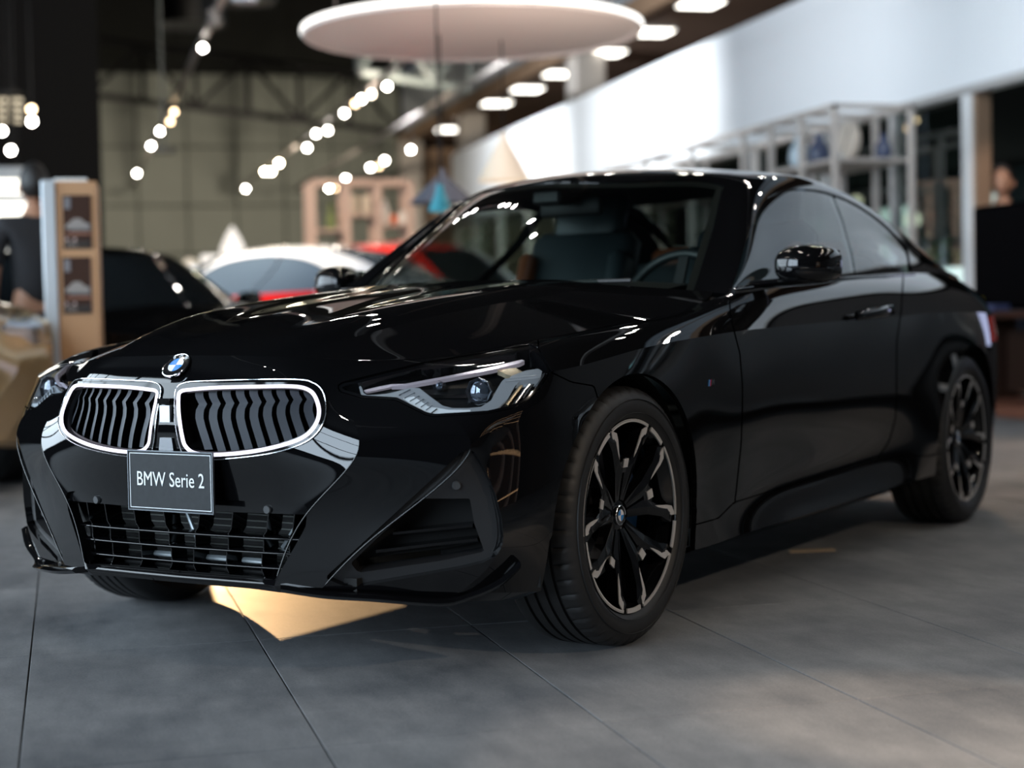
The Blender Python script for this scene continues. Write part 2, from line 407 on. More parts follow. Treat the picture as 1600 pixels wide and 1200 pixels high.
# ---------------------------------------------------------------- hero car: measured control grids (left half, mirrored)
def st(x, yz):
    return [(x, y, z) for (y, z) in yz]
BODY = [
 [(.715,0,.205),(.735,0,.225),(.735,0,.385),(.750,0,.520),(.752,0,.620),(.736,0,.700),(.716,0,.738),(.695,0,.765)],
 [(.712,.15,.205),(.732,.15,.225),(.731,.17,.385),(.747,.18,.520),(.748,.18,.620),(.729,.18,.700),(.708,.18,.737),(.686,.17,.764)],
 [(.712,.23,.205),(.731,.23,.225),(.726,.29,.385),(.722,.37,.530),(.714,.36,.630),(.698,.35,.700),(.676,.34,.735),(.652,.33,.759)],
 [(.715,.31,.203),(.737,.315,.222),(.717,.390,.381),(.678,.528,.545),(.655,.490,.635),(.628,.480,.698),(.603,.467,.727),(.580,.460,.7475)],
 [(.680,.42,.198),(.700,.43,.220),(.655,.560,.347),(.560,.760,.542),(.560,.700,.625),(.538,.665,.700),(.505,.625,.730),(.470,.575,.7480)],
 [(.530,.68,.178),(.540,.71,.205),(.505,.800,.318),(.515,.785,.525),(.470,.815,.628),(.450,.790,.705),(.400,.720,.745),(.340,.640,.760)],
 [(.40,.77,.172),(.40,.835,.195),(.395,.868,.340),(.395,.868,.530),(.385,.868,.632),(.370,.858,.712),(.310,.775,.763),(.240,.690,.776)],
 [(.20,.80,.170),(.20,.87,.200),(.20,.893,.340),(.20,.900,.530),(.20,.897,.640),(.19,.884,.730),(.15,.805,.785),(.10,.716,.791)],
 [(.0,.80,.170),(.0,.87,.200),(.0,.898,.340),(.0,.906,.530),(.0,.904,.650),(.0,.890,.752),(-.02,.812,.802),(-.05,.722,.804)],
 [(-.20,.80,.170),(-.20,.87,.200),(-.20,.893,.340),(-.20,.902,.530),(-.20,.901,.650),(-.20,.892,.768),(-.21,.818,.820),(-.22,.722,.817)],
 [(-.42,.80,.170),(-.42,.868,.195),(-.42,.875,.330),(-.42,.890,.530),(-.42,.894,.655),(-.42,.893,.780),(-.42,.826,.836),(-.42,.735,.832)],
 [(-0.62,0.800,0.170),(-0.62,0.870,0.200),(-0.62,0.868,0.325),(-0.62,0.890,0.530),(-0.62,0.890,0.660),(-0.62,0.884,0.788),(-0.63,0.832,0.856),(-0.65,0.765,0.872)],
 [(-0.85,0.800,0.170),(-0.85,0.874,0.205),(-0.85,0.858,0.325),(-0.85,0.886,0.530),(-0.85,0.888,0.665),(-0.85,0.884,0.795),(-0.85,0.847,0.868),(-0.85,0.798,0.908)],
 [(-1.2,0.800,0.172),(-1.2,0.878,0.210),(-1.2,0.856,0.328),(-1.2,0.885,0.530),(-1.2,0.887,0.670),(-1.2,0.884,0.803),(-1.2,0.854,0.885),(-1.2,0.805,0.932)],
 [(-1.6,0.800,0.175),(-1.6,0.880,0.214),(-1.6,0.857,0.332),(-1.6,0.886,0.530),(-1.6,0.889,0.675),(-1.6,0.886,0.811),(-1.6,0.858,0.898),(-1.6,0.806,0.950)],
 [(-1.95,0.800,0.178),(-1.95,0.882,0.218),(-1.95,0.868,0.340),(-1.95,0.892,0.530),(-1.95,0.896,0.680),(-1.95,0.892,0.818),(-1.95,0.862,0.908),(-1.95,0.803,0.964)],
 [(-2.25,.80,.180),(-2.25,.884,.220),(-2.25,.890,.345),(-2.25,.902,.530),(-2.25,.908,.690),(-2.25,.908,.824),(-2.25,.868,.915),(-2.25,.790,.974)],
 [(-2.5,.80,.180),(-2.5,.884,.220),(-2.5,.898,.345),(-2.5,.910,.530),(-2.5,.914,.695),(-2.5,.912,.826),(-2.5,.866,.918),(-2.5,.778,.980)],
 [(-2.741,.80,.180),(-2.741,.884,.220),(-2.741,.900,.345),(-2.741,.912,.530),(-2.741,.916,.695),(-2.741,.910,.824),(-2.741,.858,.916),(-2.741,.762,.982)],
 [(-2.98,.80,.185),(-2.98,.878,.225),(-2.98,.892,.350),(-2.98,.904,.530),(-2.98,.908,.690),(-2.98,.896,.818),(-2.98,.838,.910),(-2.98,.735,.980)],
 [(-3.19,.78,.195),(-3.19,.845,.235),(-3.19,.865,.360),(-3.19,.875,.530),(-3.19,.876,.680),(-3.19,.862,.805),(-3.18,.800,.900),(-3.17,.700,.972)],
 [(-3.36,.70,.210),(-3.37,.765,.245),(-3.38,.785,.370),(-3.39,.795,.530),(-3.39,.795,.670),(-3.38,.780,.790),(-3.36,.730,.885),(-3.33,.650,.960)],
 [(-3.48,.50,.220),(-3.50,.560,.255),(-3.52,.580,.380),(-3.53,.590,.530),(-3.53,.590,.660),(-3.52,.585,.780),(-3.50,.560,.880),(-3.47,.510,.958)],
 [(-3.54,.25,.225),(-3.56,.280,.260),(-3.58,.290,.385),(-3.59,.295,.530),(-3.59,.295,.655),(-3.58,.290,.775),(-3.56,.280,.880),(-3.53,.270,.960)],
 [(-3.55,0,.225),(-3.57,0,.260),(-3.59,0,.385),(-3.60,0,.530),(-3.60,0,.655),(-3.59,0,.775),(-3.57,0,.880),(-3.54,0,.962)],
]
body = make_sheet(BODY, cu=(3, 4, 5), cv=(1, 5), mu=True, su=[10, 10, 12, 14, 14, 10, 10, 8, 8, 8, 8, 8, 8, 8, 8, 8, 8, 8, 8, 8, 6, 6, 6, 6], sv=[4, 12, 14, 10, 10, 6, 8], soft_u=(3, 4))
HOOD = []   # front edge -> windshield base; each row edge -> centre
_edge = [(.580,.460,.7475),(.470,.575,.7480),(.340,.640,.760),(.240,.690,.776),(.10,.716,.791),(-.05,.722,.804),(-.22,.722,.817),(-.42,.735,.832),(-.65,.765,.872),(-.80,.735,.905)]
_cen = [(.695,.765),(.600,.806),(.480,.838),(.350,.864),(.200,.887),(.050,.905),(-.100,.921),(-.240,.935),(-.360,.947),(-.44,.956)]
for (ex, ey, ez), (cx, cz) in zip(_edge, _cen):
    row = []
    k = len(HOOD); ridge = [0, .010, .018, .022, .024, .024, .022, .02, .012, .006][k]
    for t, bulge in ((0, 0), (.18, .30), (.40, .62), (.50, .80), (.72, .93), (1.0, 1.0)):
        y = ey * (1 - t); x = ex + (cx - ex) * (1 - (1 - t) ** 2) ; z = ez + (cz - ez) * bulge
        if k == 0: x = cx + (ex - cx) * (1 - t) ** 1.9; z = ez + (cz - ez) * (1 - (1 - t) ** 2)
        if t == .40: z += ridge * .2
        if t == .50: z += ridge * .55
        row.append((x, y, z))
    HOOD.append(row)
hood = make_sheet(HOOD, cu=(), cv=(2,), su=10, sv=[8, 10, 6, 8, 12], mv=True)
hood.F = hood.F  # outward normals are set below
GH = [
 [(-.76,.79,.84),(-.78,.79,.88),(-.79,.782,.893),(-.80,.77,.90),(-.82,.685,.905),(-.56,.37,.92),(-.40,0,.93)],
 [(-.98,.795,.86),(-.98,.793,.912),(-.98,.765,.955),(-.98,.742,.990),(-1.02,.640,1.045),(-.80,.345,1.088),(-.66,0,1.105)],
 [(-1.12,.80,.87),(-1.12,.797,.922),(-1.12,.752,.995),(-1.12,.705,1.075),(-1.17,.597,1.150),(-.97,.33,1.192),(-.85,0,1.210)],
 [(-1.28,.80,.88),(-1.28,.80,.932),(-1.28,.732,1.045),(-1.28,.660,1.172),(-1.33,.552,1.258),(-1.15,.315,1.283),(-1.06,0,1.294)],
 [(-1.50,.80,.89),(-1.50,.80,.944),(-1.50,.722,1.085),(-1.50,.632,1.243),(-1.53,.545,1.303),(-1.43,.31,1.333),(-1.38,0,1.346)],
 [(-1.80,.80,.90),(-1.80,.80,.957),(-1.80,.718,1.102),(-1.80,.624,1.268),(-1.80,.541,1.325),(-1.78,.31,1.357),(-1.76,0,1.371)],
 [(-2.10,.80,.90),(-2.10,.795,.967),(-2.10,.717,1.100),(-2.10,.632,1.250),(-2.10,.540,1.316),(-2.12,.31,1.353),(-2.13,0,1.368)],
 [(-2.40,.79,.90),(-2.40,.785,.975),(-2.40,.722,1.075),(-2.40,.660,1.190),(-2.40,.550,1.277),(-2.43,.31,1.325),(-2.45,0,1.343)],
 [(-2.62,.78,.91),(-2.62,.775,.980),(-2.62,.735,1.045),(-2.62,.690,1.118),(-2.62,.562,1.226),(-2.67,.31,1.283),(-2.70,0,1.300)],
 [(-2.85,.76,.91),(-2.85,.755,.980),(-2.85,.730,1.015),(-2.85,.700,1.050),(-2.87,.590,1.150),(-2.90,.32,1.212),(-2.93,0,1.230)],
 [(-3.12,.73,.90),(-3.12,.725,.968),(-3.12,.705,.985),(-3.12,.685,1.000),(-3.12,.620,1.050),(-3.14,.34,1.098),(-3.16,0,1.110)],
 [(-3.38,.66,.88),(-3.38,.655,.945),(-3.38,.640,.956),(-3.38,.620,.965),(-3.38,.57,.992),(-3.40,.34,1.022),(-3.42,0,1.030)],
 [(-3.54,.55,.84),(-3.54,.545,.90),(-3.55,.53,.915),(-3.55,.51,.925),(-3.56,.47,.95),(-3.58,.30,.972),(-3.60,0,.98)],
]
gh = make_sheet(GH, cu=(), cv=(), su=10, sv=10, mv=True)
body, hood, gh = compact(body), compact(hood), compact(gh)
for s_, ref in ((body, (-1.4, 0, .5)), (hood, (0, 0, -5)), (gh, (-1.8, 0, .6))):
    d = s_.V - np.array(ref); k = np.einsum('ij,ij->i', s_.N, d * ([1, 1, 0] if s_ is body else [1, 1, 1]))
    if np.median(k) < 0: s_.N = -s_.N; s_.F = s_.F[:, ::-1]
    else: pass
CAR_LOC = (0.78494801, 4.65958336, 0); CAR_ROT = math.radians(-137.38966444695762)
car = empty('coupe', CAR_LOC, CAR_ROT, 'glossy black two-door coupe with lit twin grille in the foreground', 'car')
# ---------------------------------------------------------------- hero car: panels cut out of the sheets
def px_(s): return pix(s.V)
def keep(s, *fs):
    for f in fs: s = clip(s, f(s))
    return s
def inpoly(poly, m=0.0): return lambda s: sd_poly(px_(s), poly) - m
def outpoly(poly, m=0.0): return lambda s: -sd_poly(px_(s), poly) - m
def offset(s, d):
    r = copy_sheet(s); r.V = s.V + s.N * d; return r
KO = smooth_poly([(275,618),(280,604),(294,598),(330,596),(400,594),(460,594),(488,598),(504,611),(510,636),(506,661),(490,683),(462,698),(420,709),(360,716),(310,717),(290,710),(281,692),(275,655)], 4)
RC = smooth_poly([(280,622),(284,612),(300,609),(340,606),(400,604.5),(455,604),(479,608),(492,619),(499,642),(494,663),(478,681),(450,693),(400,704.5),(345,710),(308,708),(292,698),(286,682),(281,650)], 5)
def yz_poly(P):
    P = np.array(P, float); x = np.interp(np.abs(P[:, 0]), [0, .16, .29, .37, .43], [.735, .731, .724, .712, .690]); return pix(np.stack([x, P[:, 0], P[:, 1]], 1))
LG = yz_poly([(-.10, .418), (0, .418), (.20, .418), (.372, .417), (.388, .413), (.394, .403), (.388, .360), (.306, .233), (.20, .233), (0, .233), (-.10, .233)])
STRIP = yz_poly([(-.10, .43), (.20, .43), (.41, .43), (.41, .398), (.380, .390), (.20, .388), (0, .388), (-.10, .388)])
CT = np.array([(727,701),(734,701),(742,707),(757,731),(774,770),(784,810),(787,843),(784,856),(776,868),(756,879),(715,889),(545,919),(507,903)], float)
CO = np.array([(655,779),(734,779),(741,818),(757,862),(690,876),(560,895),(548,880)], float)
HL = np.array([(527,603),(532,598),(657,567),(789,545),(829,538),(840,543),(852,556),(861,572),(857,588),(843,608),(828,624),(802,638),(762,646),(678,651),(664,648),(618,625),(566,622),(531,612)], float)
front = lambda s: s.V[:, 0] - 0.05
SEAM_F = np.array([(836, 480), (842, 545), (862, 582), (893, 597), (928, 603), (940, 640), (945, 1000)], float)
SEAM_D = np.array([(1139, 440), (1141, 490), (1148, 521), (1156, 552), (1160, 600), (1160, 640), (1158, 694), (1150, 770), (1146, 800), (1140, 900)], float)
SEAM_R = np.array([(1412, 420), (1408, 487), (1401, 534), (1401, 615), (1399, 655), (1389, 690), (1372, 716), (1340, 760)], float)
SEAM_S = np.array([(1000, 838), (1086, 820), (1122, 810), (1147, 785), (1250, 753), (1319, 731), (1366, 716), (1453, 712), (1700, 650)], float)
G = 1.1   # half a panel gap, in photograph pixels
def arch(s, x0, R):
    d = np.hypot(s.V[:, 0] - x0, s.V[:, 2] - .320); lowbox = np.abs(s.V[:, 0] - x0)
    d = np.where(s.V[:, 2] < .320, lowbox * .985 + .0, d)
    return np.where(s.V[:, 1] > .5, d - R, 1.0)
body0 = keep(body, lambda s: arch(s, 0.012, .374), lambda s: arch(s, -2.741, .376))
isf = lambda s: sd_line(px_(s), SEAM_F)         # > 0 on the left of the line running down = the car's rear side? fixed below
sgn = 1 if sd_line(np.array([[600., 800.]]), SEAM_F)[0] > 0 else -1
bump = keep(body0, lambda s: sgn * sd_line(px_(s), SEAM_F) - G, lambda s: s.V[:, 0] - .10)
rest = keep(body0, lambda s: np.where(s.V[:, 0] > .10, -sgn * sd_line(px_(s), SEAM_F) - G, 5.0))
sD = 1 if sd_line(np.array([[1100., 700.]]), SEAM_D)[0] > 0 else -1
sS = 1 if sd_line(np.array([[1250., 600.]]), SEAM_S)[0] > 0 else -1
sR = 1 if sd_line(np.array([[1300., 600.]]), SEAM_R)[0] > 0 else -1
fender = keep(rest, lambda s: sD * sd_line(px_(s), SEAM_D) - G, lambda s: sS * sd_line(px_(s), SEAM_S) - G, lambda s: s.V[:, 0] + 1.2)
door = keep(rest, lambda s: -sD * sd_line(px_(s), SEAM_D) - G, lambda s: sS * sd_line(px_(s), SEAM_S) - G, lambda s: sR * sd_line(px_(s), SEAM_R) - G, lambda s: s.V[:, 2] - .235, lambda s: s.V[:, 0] + 2.3, lambda s: -.3 - s.V[:, 0])
skirt = keep(rest, lambda s: -sS * sd_line(px_(s), SEAM_S) - G, lambda s: s.V[:, 0] + 2.5)
quarter = keep(rest, lambda s: np.where(s.V[:, 0] > -2.4, sS * sd_line(px_(s), SEAM_S) - G, 5.0), lambda s: -sR * sd_line(px_(s), SEAM_R) - G, lambda s: -1.5 - s.V[:, 0])
bump1 = keep(bump, outpoly(KO), outpoly(CT), outpoly(HL, .6))
bump1 = keep(bump1, outpoly(LG))
emit(bump1, 'front_bumper', M_paint, car, rim=.030, both=True)
emit(fender, 'fender', M_paint, car, rim=.014); emit(fender, 'fender', M_paint, car, rim=.014, mirror=True)
emit(door, 'door', M_paint, car, rim=.014); emit(door, 'door', M_paint, car, rim=.014, mirror=True)
emit(skirt, 'side_skirt', M_paint, car, rim=.014); emit(skirt, 'side_skirt', M_paint, car, rim=.014, mirror=True)
emit(quarter, 'rear_quarter', M_paint, car, rim=.014, both=True)
hd = keep(hood, lambda s: s.UV[:, 1] - hood.tv[0] - .0022, lambda s: s.UV[:, 0] - hood.tu[0] - .0022)
emit(hd, 'hood', M_paint, car, rim=.012, both=True)
hp_ = smooth_poly(HOOD[0], 8, False); hp_ = np.concatenate([hp_, (hp_[:-1] * [1, -1, 1])[::-1]])
MB().tube(hp_ + np.array([0, 0, -.0004]), .0016, 8).build('hood_front_edge', M_paint, car, smooth=True, angle=80)
# dark inner shells so that seams and openings look into the car's own darkness
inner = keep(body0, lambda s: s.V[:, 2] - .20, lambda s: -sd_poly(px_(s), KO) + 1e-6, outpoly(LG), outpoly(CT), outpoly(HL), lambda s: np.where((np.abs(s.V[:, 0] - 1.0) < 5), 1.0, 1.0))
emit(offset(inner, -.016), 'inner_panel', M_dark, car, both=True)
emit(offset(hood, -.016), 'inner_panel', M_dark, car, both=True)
# underbody and wheel housings
ub = MB()
ub.box((-1.45, 0, .215), (3.1, 1.30, .04)); ub.box((.35, 0, .225), (.62, 1.0, .03)); ub.box((-3.2, 0, .25), (.7, 1.2, .03))
ub.build('underbody', M_dark, car)
for cx, R in ((.012, .390), (-2.741, .392)):
    for sy in (1, -1):
        a = [PI * k / 28 for k in range(29)]
        P = [(cx + R * math.cos(t), max(.320 + R * math.sin(t), .17)) for t in a]; P = [(cx + R, .17)] + P + [(cx - R, .17)]
        m = MB(); V = []; F = []
        for (x, z) in P: V += [(x, sy * .845, max(z, .205)), (x, sy * .56, max(z, .205))]
        n = len(P); F = [(2 * i, 2 * i + 1, 2 * i + 3, 2 * i + 2) for i in range(n - 1)]
        F.append([2 * i + 1 for i in range(n)]); m.add(V, F); m.build('wheel_housing', M_dark, car)

# ---- greenhouse
tu, tv = gh.tu, gh.tv
WS = lambda s: np.minimum.reduce([s.UV[:, 1] - tv[4] - .028, (tu[3] - .012) - s.UV[:, 0]])
BW = lambda s: np.minimum.reduce([s.UV[:, 1] - tv[4] - .045, s.UV[:, 0] - tu[7] - .04, tu[10] - .06 - s.UV[:, 0]])
DLO = smooth_poly([(1141,452),(1149,425),(1160,388),(1171,352),(1185,322),(1203,303),(1232,294),(1265,293),(1300,300),(1340,317),(1380,345),(1408,373),(1421,393),(1424,410),(1424,428),(1380,430),(1330,432),(1240,440),(1180,447)], 4)
BP = np.array([(1296, 270), (1302, 303), (1318, 345), (1333, 400), (1341, 450)], float)
sB = 1 if sd_line(np.array([[1200., 350.]]), BP)[0] > 0 else -1
side = lambda s: np.where(s.V[:, 1] > .45, 1, 0)
shell = keep(gh, lambda s: -WS(s) - .001, lambda s: -BW(s) - .001, lambda s: np.where(s.V[:, 1] > .40, -sd_poly(px_(s), DLO), 5.0))
emit(shell, 'roof', M_paint, car, rim=.018, both=True)
M_wind = thin_glass('windscreen_glass', (.60, .66, .63))
M_side = thin_glass('side_window_glass', (.34, .38, .37))
def glass(s, name, mat, both, mirror=False):
    g = offset(s, -.004); emit(g, name, mat, car, both=both, mirror=mirror)
ws = refine(keep(gh, WS), 0); glass(ws, 'windscreen', M_wind, True)
bw = keep(gh, BW); glass(bw, 'rear_window', M_side, True)
dl = keep(gh, lambda s: s.V[:, 1] - .45, inpoly(DLO, 1.0))
dg = keep(dl, lambda s: sB * sd_line(px_(s), BP) - 1.2); qg = keep(dl, lambda s: -sB * sd_line(px_(s), BP) - 1.2)
for mi in (False, True):
    glass(dg, 'door_window', M_side, False, mi); glass(qg, 'quarter_window', M_side, False, mi)
# black window surround: a band round the side glass, and ceramic band round the windscreen
band = keep(gh, lambda s: s.V[:, 1] - .45, inpoly(DLO, -1.5), outpoly(DLO, -3.0)); bB = keep(dl, lambda s: 5.0 - np.abs(sd_line(px_(s), BP)))
for mi in (False, True):
    emit(offset(band, .002), 'window_seal', M_gloss, car, rim=.006, mirror=mi); emit(offset(bB, -.009), 'door_pillar', M_gloss, car, rim=.004, mirror=mi)
fb = keep(gh, WS, lambda s: .026 - WS(s) - .006); emit(offset(fb, -.0065), 'windscreen_band', M_dark, car, both=True)
hb = keep(gh, WS, lambda s: s.UV[:, 0] - tu[3] + .045); emit(offset(hb, -.009), 'header_trim', M_dark, car, both=True)
# belt trim under the side glass
belt = [unpix(x, y, 1, .812 if x < 1400 else .795) for x, y in ((1146,456),(1200,449),(1260,442),(1330,436),(1380,433),(1428,431))]
for sy in (1, -1):
    MB().tube([(p[0], sy * p[1], p[2]) for p in belt], .007, 8, flat=1.4, up=(0, 0, 1)).build('belt_trim', M_gloss, car, smooth=True)

# ---- front face: kidneys
fr = keep(body, front)
frf = refine(keep(fr, lambda s: s.V[:, 0] - .30), 1)
def patch(poly, out=0.0, rim=0.0, src=None, m=0.0, k=1):
    s = keep(src or frf, inpoly(poly, m - 6)); s = refine(s, k); s = keep(s, inpoly(poly, m)); return offset(s, out)
def both_sides(s, name, mat, rim=0.0, parent=None):
    for mi in (False, True): emit(s, name, mat, parent or car, rim=rim, mirror=mi)
def ringpoly(P, w): 
    P = np.asarray(P, float); n = len(P); t = np.roll(P, -1, 0) - np.roll(P, 1, 0); t /= np.linalg.norm(t, axis=1, keepdims=True); nn = np.stack([t[:, 1], -t[:, 0]], 1)
    c = P.mean(0); sg = np.sign(((P - c) * nn).sum()); return P + nn * sg * w
kb = patch(KO, .004, m=1.0); kb = keep(kb, outpoly(ringpoly(RC, 3.2)))
fil = patch(KO, -.012); fil = keep(fil, outpoly(ringpoly(RC, -4.5)))
grille_roots = []
for mi in (False, True):
    sy = -1 if mi else 1
    kd = emit(kb, 'kidney_bezel', M_gloss, car, rim=.03, mirror=mi)
    emit(fil, 'inner_rim', M_gloss, kd, rim=.05, mirror=mi)
    P, N = hit(frf, RC, .003); P = P * [1, sy, 1]
    MB().tube(P, .0046, 8, closed=True).build('light_ring', M_led, kd, smooth=True)
    P, N = hit(frf, KO, .004); P = P * [1, sy, 1]
    MB().tube(P, .0016, 6, closed=True).build('chrome_edge', M_chrome, kd, smooth=True)
M_slat = pbr('grey_slat_face', (.038, .044, .054), .5, 0.0, .0, .3)
def yrange(poly, x):
    ys = []
    n = len(poly)
    for i in range(n):
        a, b = poly[i], poly[(i + 1) % n]
        if (a[0] - x) * (b[0] - x) < 0: ys.append(a[1] + (x - a[0]) / (b[0] - a[0]) * (b[1] - a[1]))
    return (min(ys), max(ys)) if len(ys) > 1 else None
RI = ringpoly(RC, -4)
PXF = pix(frf.V)
DXT = [0, .12, .24, .34, .46, .6, .8, 1.0]; DXV = [0, 0, 6, 1, 0, 3, 9, 15]
for i in range(9):
    x0 = 296 + 21.2 * i
    yr = yrange(RI, min(max(x0 + 6, 286), 493)) 
    y0, y1 = yr[0] - 3, yr[1] + 2; L = (y1 - y0) / 96
    path = []
    for t in np.linspace(0, 1, 22):
        path.append((x0 + np.interp(t, DXT, DXV) * (.8 + .2 * L), y0 + (y1 - y0) * t))
    w_ = 10.0 + .35 * i / 2
    A, _ = hit(frf, path, 0, PXF); B, _ = hit(frf, [(x + w_, y) for x, y in path], 0, PXF)
    A[:, 0] -= .020; B[:, 0] -= .026
    A2 = A + [-.030, -.004, 0]; B2 = B + [-.030, -.004, 0]
    for sy in (1, -1):
        m = MB(); n = len(path); f = np.array([1, sy, 1])
        V = list(A * f) + list(B * f) + list(B2 * f) + list(A2 * f)
        F = []; mi_ = []
        for k in range(n - 1):
            for a in range(4):
                b = (a + 1) % 4; F.append((a * n + k, b * n + k, b * n + k + 1, a * n + k + 1)); mi_.append(0 if a == 0 else 1)
        m.v = V; m.f = F; m.m = mi_
        m.build('grille_slat', [M_slat, M_gloss], car, angle=30)
kb2 = patch(KO, -.085); both_sides(kb2, 'grille_backing', M_dark)
# bridge between the kidneys
for (poly, out, mt, nm) in (([(240,633),(290,633),(290,660),(240,660)], .006, pbr('silver_bridge', (.55, .57, .62), .35, .6), 'grille_bridge'),
                            ([(240,622),(290,622),(290,631),(240,631)], .012, M_gloss, 'bridge_cap'), ([(240,683),(290,683),(290,712),(240,712)], .004, pbr('smoked_chrome', (.28, .29, .31), .25, .9), 'bridge_foot')):
    ys = [unpix(x, y, 0, .752) for x, y in poly]; z0, z1 = ys[2][2], ys[0][2]
    wd = {'grille_bridge': .0165, 'bridge_cap': .020, 'bridge_foot': .026}[nm]
    m = MB(); m.prism([(-wd, z0), (wd, z0), (wd * (.75 if nm == 'bridge_foot' else 1), z1), (-wd * (.75 if nm == 'bridge_foot' else 1), z1)], .735, .756 + out * .6, axis='x'); m.build(nm, mt, car)

# ---- lower grille
strip = patch(STRIP, -.010, src=keep(frf, inpoly(LG, .8)), k=0)
emit(strip, 'grille_trim_strip', M_gloss, car, rim=.02, both=True)
cav = patch(LG, -.13, k=0); emit(cav, 'grille_backing', M_dark, car, both=True)
def zcurve(z, out, ymax, n=17, z2=None):
    ys = np.linspace(-ymax, ymax, n); P = []
    for y in ys:
        x = np.interp(abs(y), [0, .16, .29, .37, .43], [.735, .731, .724, .712, .690]) + out; P.append((x, y, z))
    return P
for z, ym in ((.329, .382), (.294, .352), (.258, .330)):
    P = zcurve(z, -.012, ym); m = MB(); n = len(P)
    V = [v for dx, dz in ((-.0012, .0018), (-.006, .0034), (-.045, .004), (-.045, -.006), (-.002, -.0030), (0, -.0006)) for v in [(x + dx, y, z + dz) for x, y, z in P]]
    F = [(a * n + k, (a + 1) % 6 * n + k, (a + 1) % 6 * n + k + 1, a * n + k + 1) for k in range(n - 1) for a in range(6)]
    m.add(V, F); m.build('grille_bar', M_gloss, car, angle=70)
for y in (-.335, -.262, -.155, -.05, .05, .155, .262, .335):
    x = np.interp(abs(y), [0, .16, .29, .37], [.735, .731, .724, .712]); s_ = 1 if y > 0 else -1; m = MB()
    top = .388; bot = .232
    pts = [(y + s_ * .012, top), (y + s_ * .004, .345), (y - s_ * .006, .333), (y - s_ * .006, .300), (y - s_ * .012, .290), (y - s_ * .014, .250), (y - s_ * .004, bot)]
    V = []; 
    for yy, zz in pts: V += [(x - .022, yy - .0013, zz), (x - .022, yy + .0013, zz), (x - .075, yy + .002, zz), (x - .075, yy - .002, zz)]
    F = [(4 * k + a, 4 * k + (a + 1) % 4, 4 * k + 4 + (a + 1) % 4, 4 * k + 4 + a) for k in range(len(pts) - 1) for a in range(4)]
    m.add(V, F); m.build('grille_rib', M_gloss, car)
rad = MB(); rad.box((.60, 0, .32), (.01, .74, .18)); radiator = rad.build('radiator', M_dark, car)
for k in range(10): MB().box((.608, 0, .242 + k * .016), (.012, .72, .004)).build('cooling_fin', pbr('radiator_fin', (.05, .055, .05), .5, .3), radiator)
M_pale = pbr('pale_strut', (.32, .36, .38), .35, .4)
for y0, z0, y1, z1 in ((-.035, .372, .005, .290), (.335, .375, .275, .300), (-.30, .36, -.26, .30)):
    MB().tube([(.655, y0, z0), (.655, y1, z1)], .006, 8).build('strut', M_pale, car, smooth=True)
for y in (-.10, .08, .20): MB().box((.66, y, .262), (.02, .10, .018), bev=.006).build('crossmember', M_pale, car)
# lip under the lower grille and the two corner blades
P = zcurve(.225, .004, .335, 19); m = MB(); n = len(P)
V = [v for dx, zz in ((-.012, .2335), (-.002, .2325), (.0045, .2285), (.0065, .2230), (.004, .2160), (-.09, .206), (-.09, .235)) for v in [(x + dx, y, zz) for x, y, z in P]]
F = [(a * n + k, (a + 1) % 7 * n + k, (a + 1) % 7 * n + k + 1, a * n + k + 1) for k in range(n - 1) for a in range(7)]
m.add(V, F).build('front_lip', M_gloss, car, angle=70)
for ui in (3, 4):   # the rounded edge along the two diagonal bumper creases
    sel = np.abs(body.UV[:, 0] - body.tu[ui]) < 1e-6; Vc = body.V[sel]; vc = body.UV[sel][:, 1]; od = np.argsort(vc); Vc, vc = Vc[od], vc[od]
    ok = np.concatenate([[True], np.diff(vc) > 1e-7]) & (vc >= body.tv[1]) & (vc <= body.tv[3] + .01); C_ = Vc[ok]
    rr_ = np.interp(np.linspace(0, 1, len(C_)), [0, .06, .9, 1], [.0006, .0022, .0022, .0004])
    for sy in (1, -1): MB().tube(C_ * [1, sy, 1] - np.array([.0012, 0, 0]), list(rr_), 10).build('bumper_edge', M_paint, car, smooth=True, angle=80)
LIPB = [(.742,.338,.219),(.708,.44,.206),(.66,.555,.199),(.575,.672,.184),(.528,.716,.192),(.495,.79,.225),(.470,.832,.268)]
for sy in (1, -1):
    m = MB(); n = len(LIPB); Q = smooth_poly(LIPB, 4, False); n = len(Q); f = np.array([1, sy, 1]); nr = np.array([.75, .66, 0])
    rows = [Q * f + nr * f * .006 + [0, 0, .007], Q * f + nr * f * .016, Q * f + nr * f * .004 - [0, 0, .009], Q * f - nr * f * .07 - [0, 0, .006], Q * f - nr * f * .05 + [0, 0, .010]]
    V = [v for r in rows for v in r]; F = [(a * n + k, (a + 1) % 5 * n + k, (a + 1) % 5 * n + k + 1, a * n + k + 1) for k in range(n - 1) for a in range(5)]
    F += [tuple(a * n for a in range(5)), tuple(a * n + n - 1 for a in range(5))[::-1]]
    m.add(V, F).build('splitter_blade', M_gloss, car, angle=50)

